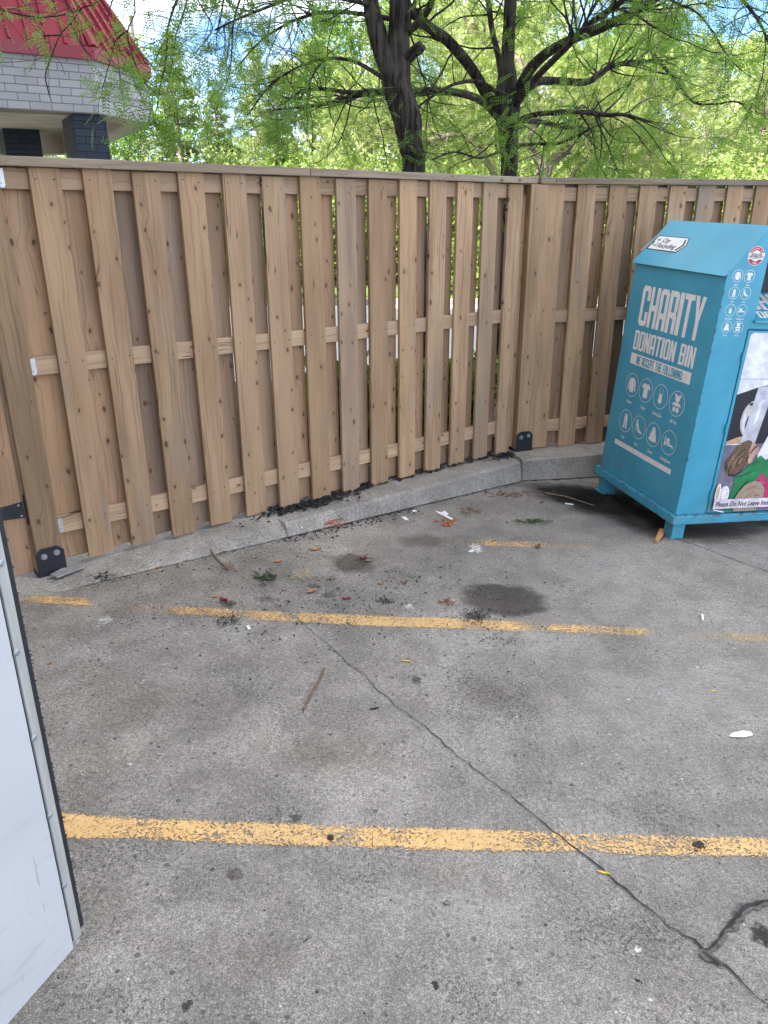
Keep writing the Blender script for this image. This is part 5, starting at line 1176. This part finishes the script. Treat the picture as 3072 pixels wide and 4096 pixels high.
V, F = cloud(np.stack([rg.uniform(-.2, .2, 700), rg.uniform(-.2, .2, 700), rg.uniform(.02, .4, 700)], 1), .08, rg); link('leaves', big_mesh('leaves', V, F, M_mid), o)
V, F = cloud(np.stack([rg.uniform(-.2, .2, 60), rg.uniform(-.2, .2, 60), rg.uniform(.3, .46, 60)], 1), .07, rg); link('petals', big_mesh('petals', V, F, plain('red_petal', (.5, .02, .04), .6)), o)
# hedge along the far kerb
n = 15000; P = np.stack([rg.uniform(0, 9.5, n), rg.uniform(-.45, .45, n), rg.uniform(.05, 1.12, n)], 1); P[:, 2] += .10*np.sin(P[:, 0]*2.1); P += rg.normal(size=P.shape)*.05
hx = g_at(425, 18.9); hd = empty('hedge', (hx.x, hx.y, -.012), 'clipped green hedge beyond the grass strip, seen through the fence gaps', 'hedge')
V, F = cloud(P, .11, rg, flat=.6); link('foliage', big_mesh('foliage', V, F, M_hedge), hd); m = MB()
for i in range(16): m.tube([(.3+i*.6, 0, -.02), (.3+i*.6+.05, 0, .8)], [.02, .01], 5)
m.build('stems', M_twig, hd)
# grass strip
n = 26000; P = np.stack([rg.uniform(-11, 15, n), LANE1+.2+rg.uniform(0, 2.0, n)**1.0, np.full(n, -.01)], 1); X = norm(np.stack([rg.normal(size=n)*.35, rg.normal(size=n)*.35, np.ones(n)], 1))
V, F = stamp(NEED, P, X, norm(rg.normal(size=(n, 3))), rg.uniform(.06, .13, n)); M_grass = leaf_mat('grass_blade', (.08, .16, .025), (.14, .24, .045), .35)
tag(link('grass', big_mesh('grass', V, F, M_grass)), 'sunlit grass strip beyond the lane kerb', 'grass', kind='stuff')
# far wood closing the view
n = 42000; a = rg.uniform(-46, 60, n); P = np.stack([a, 47+rg.uniform(0, 10, n), rg.uniform(0, 1, n)**.8*(7.5+2.2*np.sin(a*.35)+1.6*np.sin(a*.9+1))], 1)
V, F = cloud(P, .38, rg, flat=.8); tag(link('far_wood', big_mesh('far_wood', V, F, M_mid)), 'mass of far trees closing the view beyond the lane', 'woodland', kind='stuff')
# silver car parked beyond the lane
M_car = plain('silver_car_paint', (.62, .64, .66), .28, .3, .03, 3); M_tyre = plain('tyre_rubber', (.018, .018, .02), .85); M_rim = plain('wheel_rim', (.45, .46, .48), .35, .7); M_lamp = plain('tail_lamp', (.35, .02, .02), .3); M_head = plain('head_lamp', (.75, .77, .80), .15)
ca = at_y(262, 240, 24.5); cr = empty('parked_car', (ca.x, ca.y, -.012), 'silver car parked beyond the lane, glimpsed through fence slits', 'car')
side = [(0, .38), (.02, .72), (.12, .95), (.55, 1.02), (1.15, 1.44), (1.6, 1.52), (2.5, 1.47), (3.15, 1.05), (4.0, .92), (4.42, .74), (4.45, .36)]
def arch(cx): return [(cx+.36*math.cos(R_(a)), .33+.36*math.sin(R_(a))) for a in range(0, 181, 20)]
low_ = [(4.30, .28)]+[(x, z) for x, z in arch(3.62)]+[(3.2, .22), (1.3, .22)]+[(x, z) for x, z in arch(.86)]+[(.2, .28)]
m = MB(); m.prism([(x, 0, z) for x, z in side+low_], (0, 1.75, 0)); m.build('body', M_car, cr, bevel=.05)
for pts in ([(.68, 1.03), (1.18, 1.37), (1.62, 1.44), (1.72, 1.04)], [(1.80, 1.04), (1.72, 1.44), (2.46, 1.40), (2.98, 1.06)]):
    m = MB(); m.prism([(x, -.008, z) for x, z in pts], (0, .006, 0)); m.build('window', M_glass, cr); m = MB(); m.prism([(x, 1.752, z) for x, z in pts], (0, .006, 0)); m.build('window', M_glass, cr)
for cx in (.86, 3.62):
    for y in (.0, 1.56):
        m = MB(); m.tube([(cx, y, .325), (cx, y+.19, .325)], .325, 22); w = m.build('wheel', M_tyre, cr); m = MB(); yy2 = -.006 if y == 0 else 1.752; m.tube([(cx, yy2, .325), (cx, yy2+.005, .325)], .205, 18); m.build('rim', M_rim, w)
m = MB(); m.box(-.012, .0, .12, .45, .70, .86); m.build('tail_light', M_lamp, cr); m = MB(); m.box(-.012, 0, 1.3, 1.63, .70, .86); m.build('tail_light', M_lamp, cr); m = MB(); m.box(4.40, 4.47, .12, .5, .62, .74); m.build('headlight', M_head, cr); m = MB(); m.box(4.40, 4.47, 1.25, 1.63, .62, .74); m.build('headlight', M_head, cr)
# utility pole with wires
M_pole = plain('weathered_pole', (.26, .24, .22), .9, 0, .15, 4)
pb = at_y(134, 60, 33); po_ = empty('utility_pole', (pb.x, pb.y, 0), 'weathered utility pole behind the canopy roof with thin wires', 'utility pole')
top_z = at_y(133, 16, 33).z; m = MB(); m.tube([(0, 0, -.2), (0, 0, top_z)], [.17, .12], 10); m.build('pole', M_pole, po_)
for k in range(4):
    a = Vector(((-1+.66*k), -.1, top_z-.6)); b = Vector((24+.6*k, 6, top_z-2.6-.25*k)); P = [a.lerp(b, i/14)+Vector((0, 0, -1.3*(1-(2*i/14-1)**2))) for i in range(15)]; m = MB(); m.tube(P, .012, 4); m.build('wire', M_black, po_)
# ================================================================ LITTER ON THE SLAB
def gp(px, py, dz=0): p = on_ground(px, py); return Vector((p.x, p.y, gz(p.x)+dz))
M_stick = plain('dry_stick', (.16, .095, .055), .85, 0, .25, 30); M_gstick = plain('grey_stick', (.23, .18, .13), .85, 0, .25, 30)
M_leafdry = plain('dry_leaf', (.36, .20, .085), .7, 0, .3, 40); M_leafbrown = plain('brown_leaf', (.20, .085, .035), .7, 0, .3, 40); M_paper = plain('white_paper', (.78, .78, .78), .7, 0, .04, 20)
M_wrap = plain('crimson_wrapper', (.24, .012, .035), .45); M_yleaf = plain('yellow_leaf', (.62, .46, .05), .6); M_leafg = plain('wilted_leaf', (.045, .060, .030), .8, 0, .3, 40); M_fern = plain('green_frond', (.05, .085, .02), .8); M_straw = plain('straw', (.46, .36, .16), .8)
M_nut = plain('reddish_nut', (.34, .10, .035), .55, 0, .3, 30); M_elastic = plain('red_netting', (.42, .06, .03), .6); M_lump = plain('dark_clod', (.020, .018, .017), .95, 0, .4, 60); M_butt = plain('cigarette_paper', (.78, .76, .72), .8); M_orange = plain('orange_peel_wood', (.40, .19, .08), .75); M_plate = plain('grey_plate', (.26, .255, .24), .75, 0, .15, 14)
def litter(m, name, mats, label, cat, group=None, smooth=False):
    c = Vector(m.v[0]); o = m.build(name, mats, None, smooth=smooth, shift=c); return tag(o, label, cat, group)
def stick(pts, r, label, mat=M_stick, name='twig'):
    m = MB(); P = [gp(*q[:2], r*.9+(q[2] if len(q) > 2 else 0)) for q in pts]; m.tube(P, [r*(.75+.25*((i*7) % 3)/2) for i in range(len(P))], 7); litter(m, name, mat, label, 'twig')
stick([(206.5, 546.5, .03), (212, 554, .012), (219, 561.5), (224, 566), (230, 571)], .0075, 'bent grey twig lying off the kerb near the left end', M_gstick)
stick([(324.8, 669.5), (319, 682), (311, 697), (303, 711)], .0055, 'straight reddish twig on the slab below the wet patches')
stick([(370, 709.8), (374, 709.5), (378, 708.2)], .004, 'short black screw lying left of the long crack', M_lump, 'screw')
stick([(594, 506), (566, 497), (545, 493)], .004, 'thin pale stalk on the dark muck left of the bin', M_gstick)
stick([(538, 489), (556, 489.5), (569, 490.3)], .006, 'dark stick with a pale tip beside the right kerb', M_lump)
def leaf(px, py, size, label, mat=M_leafdry, ang=0.0, curl=.4, cat='leaf', name='dry_leaf', ratio=.5):
    rnd = random.Random(int(px*7+py)); size *= .8; c = gp(px, py, .003); m = MB(); N = 5; rows = []
    for i in range(N+1):
        u = i/N; w = size*ratio*.5*math.sin(math.pi*(.06+.88*u))**.8*rnd.uniform(.85, 1.15); x = (u-.5)*size
        rows.append([Vector((x, -w, curl*size*(.35*abs(u-.5)+.25)+rnd.uniform(0, .1)*size*curl)), Vector((x, 0, curl*size*.08)), Vector((x, w, curl*size*(.25+.3*rnd.random())))])
    R0 = Matrix.Rotation(ang, 3, 'Z')
    for a, b in zip(rows[:-1], rows[1:]):
        for k in range(2): m.quad([c+R0 @ a[k], c+R0 @ b[k], c+R0 @ b[k+1], c+R0 @ a[k+1]])
    return litter(m, name, mat, label, cat, smooth=True)
for px, py, s, lb, mt, an in ((278, 562.5, .055, 'curled orange dry leaf right of the bent twig', M_orange, .3), (315.7, 550.5, .075, 'pale dry leaf a step out from the kerb', M_leafdry, .2), (312, 592.5, .075, 'tan leaf at the edge of the small grey patch', M_leafdry, .6), (368.5, 561.5, .045, 'small tan leaf beside the crimson wrapper on the wet patch', M_leafdry, .1),
        (380.8, 584.3, .05, 'small pale leaf right of the smaller wet patch', M_leafdry, 0), (405.3, 583.3, .05, 'rusty brown leaf left of the big wet patch', M_leafbrown, 1.2), (329, 580, .04, 'tiny brown leaf above the small grey patch', M_leafbrown, .9), (215.5, 597.5, .045, 'tan leaf above the crimson scrap at the yellow line', M_leafdry, .4),
        (538, 547.5, .08, 'curled brown leaf on the faded yellow line', M_leafbrown, 1.3), (222.5, 552.8, .04, 'small brown leaf by the bent twig', M_leafbrown, .2), (184.5, 561.5, .05, 'orange leaf on the dropped kerb joint', M_orange, .1), (159.5, 568.2, .045, 'orange leaf in the gutter left of the bent twig', M_orange, .5), (49.5, 664, .035, 'tan leaf near the white door edge', M_leafdry, 1.2), (542, 503, .05, 'reddish leaf on the muck left of the bin', M_leafbrown, .7),
        (494, 541.5, .03, 'small rusty flake at the top of the faded line', M_leafbrown, .2)):
    leaf(px, py, s, lb, mt, an)
leaf(406.3, 661.5, .055, 'thin yellow leaf on bare slab beyond the long crack', M_yleaf, -.2, .1, name='yellow_leaf', ratio=.22)
leaf(603.5, 873.5, .050, 'yellow-green leaf caught in the long crack', M_yleaf, -.35, .15, name='yellow_leaf', ratio=.25)
leaf(713.5, 691.5, .03, 'small yellow fleck at right, above the nearest line', M_yleaf, .2, .1, name='yellow_leaf', ratio=.4)
leaf(363.6, 559.3, .048, 'crumpled crimson wrapper on the smaller wet patch', M_wrap, .2, .7, 'wrapper', 'wrapper', .6)
leaf(223.5, 602, .060, 'crimson scrap lying above the left part of the yellow line', M_wrap, 2.7, .8, 'wrapper', 'wrapper', .6)
leaf(346.5, 599.5, .058, 'long crimson scrap right of the small grey patch', M_wrap, .1, .4, 'wrapper', 'wrapper', .4)
def scrap(pts, label, name='paper_scrap', mat=M_paper, lift=.004, cat='litter'):
    m = MB(); m.prism([gp(x, y, lift) for x, y in pts], (0, 0, .0015), 0); litter(m, name, mat, label, cat)
scrap([(434.5, 511.5), (441, 513.2), (455.5, 521), (452, 521.2), (440, 515.5)], 'long white paper strip above the reddish nuts', lift=.006); scrap([(440.5, 514.5), (444.5, 512.2), (448.5, 515.3), (446, 517.5)], 'folded white paper scrap on the white strip', lift=.010)
scrap([(401, 517.5), (405, 517.2), (409, 520.2), (405.5, 521)], 'white paper scrap close to the kerb'); scrap([(412.5, 510.8), (416, 510.6), (417, 512), (413, 512.4)], 'tiny white scrap at the kerb foot')
scrap([(468, 552), (472, 550.5), (475, 551.8), (470, 553)], 'white scrap touching the chalky splash'); scrap([(728.5, 737), (733, 733.5), (743, 731.5), (751, 733), (753, 736), (745, 738.2), (733, 738)], 'torn white label lying at the right edge', 'torn_label')
scrap([(246.5, 627), (249, 626), (251, 629.5), (248, 630.5)], 'small white chip below the left part of the yellow line'); scrap([(226.5, 610.2), (227.8, 610), (228, 611.2), (226.6, 611.4)], 'tiny white pellet by the crimson scrap')
scrap([(565, 503.5), (573, 504.5), (573.4, 505.6), (565, 504.6)], 'thin white sliver on the dark muck')
c = gp(702.3, 618.5, .006); m = MB(); d_ = (gp(703, 622.5)-gp(701.7, 615)).normalized()*.032; m.tube([c-d_, c+d_*.35], .0058, 10); m.tube([c+d_*.36, c+d_], .0058, 10, 1); litter(m, 'cigarette_butt', [M_butt, M_paper], 'white cigarette butt above the right end of the yellow line', 'cigarette butt')
c0_, c1_ = gp(655.5, 543.5, .012), gp(661, 533.5, .016); m = MB(); m.tube([c0_, c0_.lerp(c1_, .5)+Vector((.004, 0, .004)), c1_], [.011, .018, .020], 6, rough=.15); litter(m, 'wood_chip', M_orange, 'orange bark piece in front of the bin foot', 'bark piece')
m = MB(); rnd = random.Random(12); c = gp(332, 526, .01)
for k in range(5):
    a0, rr = rnd.uniform(0, 6), rnd.uniform(.025, .055); o_ = Vector((rnd.uniform(-.05, .05), rnd.uniform(-.03, .03), 0)); P = [c+o_+Vector((rr*math.cos(a0+t_*.5)*(1.4), rr*math.sin(a0+t_*.5), .012+.02*abs(math.sin(t_*.6+k)))) for t_ in range(13)]; m.tube(P, .0022, 5)
litter(m, 'netting', M_elastic, 'tangle of red netting against the kerb', 'litter')
base_nut = None
for px, py in ((443, 525.5), (446, 524), (448.5, 523.2), (451, 522), (453.5, 521.5), (455, 520.3), (446, 526.5), (449.5, 525), (452, 524), (436.5, 522), (443.5, 521), (450, 526.5)):
    if base_nut is None: m = MB(); m.blob((0, 0, .008), .014, .010, .009, 0, 8, 5); base_nut = m.mesh('nut', M_nut)
    o = link('nut', base_nut); p = gp(px, py); o.location = p; o.rotation_euler.z = px; tag(o, 'reddish nut in the small spill by the white paper strips', 'nut', 'spilled reddish nuts')
def tuft(px, py, n, r, mat, label, name, cat='leaf', ln=.06, w=.004, up=.4, seed=1, scale=(1, 1)):
    rnd = random.Random(seed); m = MB(); c = gp(px, py, .002)
    for i in range(n):
        a = rnd.uniform(0, 6.283); o_ = Vector((rnd.gauss(0, r)*scale[0], rnd.gauss(0, r)*scale[1], .002)); d_ = Vector((math.cos(a), math.sin(a), rnd.uniform(0, up))).normalized()*ln*rnd.uniform(.5, 1.2); s_ = Vector((-d_.y, d_.x, 0)).normalized()*w*rnd.uniform(.5, 1.2)
        p = c+o_; q = p+d_; mid = (p+q)/2+Vector((0, 0, .006)); m.quad([p, mid+s_, q, mid-s_])
    o = litter(m, name, mat, label, cat)
    if name in ('root_clod', 'soil_crumbs', 'debris_tuft', 'leaf_muck', 'leaf_litter'): o['kind'] = 'stuff'
tuft(265.5, 579, 26, .020, M_leafg, 'wilted dark green leaf cluster beside the long crack', 'leaf_cluster', ln=.055, w=.014, seed=2)
tuft(302, 577, 40, .018, M_straw, 'pale straw tuft above the small grey patch', 'straw_tuft', 'straw', ln=.07, w=.002, seed=3)
tuft(532, 522, 60, .030, M_fern, 'flattened green frond on the slab left of the bin', 'frond', ln=.045, w=.006, up=.12, seed=4, scale=(2.2, .5))
tuft(101, 578.5, 60, .022, M_lump, 'dark moss tuft in the joint near the gate post', 'moss_tuft', 'moss', ln=.05, w=.003, seed=6); tuft(228, 570, 30, .03, M_leafbrown, 'dry debris tuft at the end of the bent twig', 'debris_tuft', 'debris', ln=.04, w=.003, seed=7)
tuft(228, 621.5, 120, .028, M_lump, 'black clod of roots below the left part of the yellow line', 'root_clod', 'debris', ln=.022, w=.0025, seed=8); tuft(476, 617.5, 130, .04, M_lump, 'black crumbled soil on the yellow line at the wet stain', 'soil_crumbs', 'debris', ln=.022, w=.003, up=.2, seed=9)
tuft(447.5, 603.5, 40, .018, M_leafbrown, 'rusty brown tuft left of the big wet stain', 'debris_tuft', 'debris', ln=.035, w=.003, seed=10); tuft(385.5, 602, 60, .018, M_lump, 'dark crumb heap right of the long crimson scrap', 'soil_crumbs', 'debris', ln=.018, w=.003, seed=11)
tuft(470, 511, 60, .05, M_leafbrown, 'brown dry needles in the gutter near the kerb bend', 'debris_tuft', 'debris', ln=.05, w=.003, up=.15, seed=14); tuft(600, 501, 120, .07, M_lump, 'black leaf muck beside the rear foot of the bin', 'leaf_muck', 'debris', ln=.05, w=.006, up=.2, seed=15, scale=(1.8, .9)); tuft(510, 495, 70, .07, M_leafbrown, 'brown leaf litter below the kerb bend', 'leaf_litter', 'debris', ln=.045, w=.006, up=.2, seed=16, scale=(1.6, .5)); tuft(500, 640, 50, .06, M_lump, 'dark crumbs below the yellow line under the wet stain', 'soil_crumbs', 'debris', ln=.02, w=.003, up=.1, seed=17)
# loose grey plate at the gate post foot
m = MB(); P = [gp(*q, .024) for q in ((51, 580.5), (58, 582.5), (86.5, 571.5), (76, 567))]; m.prism(P, (0, 0, .010)); litter(m, 'metal_plate', M_plate, 'flat grey plate tucked under the left post bracket', 'plate')
# countless specks: crumbs, bark mulch
rnd = random.Random(33); m = MB()
def chip(p, s, flat=.5):
    a = rnd.uniform(0, 6.283); ca, sa = math.cos(a)*s, math.sin(a)*s; w = rnd.uniform(.25, .6); h = s*flat*rnd.uniform(.4, 1); t0 = rnd.uniform(-.2, .35)*s
    A = [Vector((ca, sa, t0)), Vector((-sa*w, ca*w, h)), Vector((-ca, -sa, 0)), Vector((sa*w, -ca*w, h*.3))]; m.quad([p+q for q in A]); m.quad([p+A[1], p+A[0], p+A[3]+Vector((0, 0, -h*.3))])
for i in range(900):
    s = rnd.uniform(2.06, 4.12); d_ = -abs(rnd.gauss(0, .05))+.02; dens = 1 if s < 2.85 else .35
    if rnd.random() < dens: p = PL(s, d_, .036+rnd.uniform(0, .012)); chip(p, rnd.uniform(.008, .03))
for i in range(330): p = PL(rnd.gauss(2.32, .16), .02+abs(rnd.gauss(0, .045)), .035+rnd.uniform(0, .014)); chip(p, rnd.uniform(.008, .028))
for i in range(160): p = PL(rnd.gauss(4.02, .06), .03+abs(rnd.gauss(0, .04)), .034+rnd.uniform(0, .01)); chip(p, rnd.uniform(.006, .02))
for i in range(260): p = PL(rnd.uniform(2.0, 3.0), KD+.01+abs(rnd.gauss(0, .05))); p.z = gz(p.x)+.004; chip(p, rnd.uniform(.003, .014))
for i in range(180): p = PL(rnd.uniform(.9, 4.0), KD+.01+abs(rnd.gauss(0, .02))); p.z = gz(p.x)+.004; chip(p, rnd.uniform(.003, .010))
tag(m.build('bark_mulch', M_lump), 'black bark mulch spilling over the kerb under the fence', 'mulch', kind='stuff')
m = MB()
for i in range(900):
    px, py = rnd.gauss(360, 120), rnd.gauss(585, 40)
    if not (20 < px < 760 and 535 < py < 760): continue
    chip(gp(px, py, .003), rnd.uniform(.002, .009)*(1.4 if rnd.random() < .08 else 1))
for i in range(420): chip(gp(rnd.uniform(30, 768), rnd.uniform(600, 1020), .003), rnd.uniform(.0015, .005))
tag(m.build('dirt_crumbs', M_lump), 'dark crumbs of dirt scattered over the slab', 'debris', kind='stuff')
m = MB()
for i in range(260):
    px, py = rnd.gauss(420, 160), rnd.gauss(600, 60)
    if 20 < px < 768 and 530 < py < 1000: chip(gp(px, py, .003), rnd.uniform(.0015, .0045))
tag(m.build('pale_crumbs', M_paper), 'pale crumbs scattered over the slab', 'debris', kind='stuff')
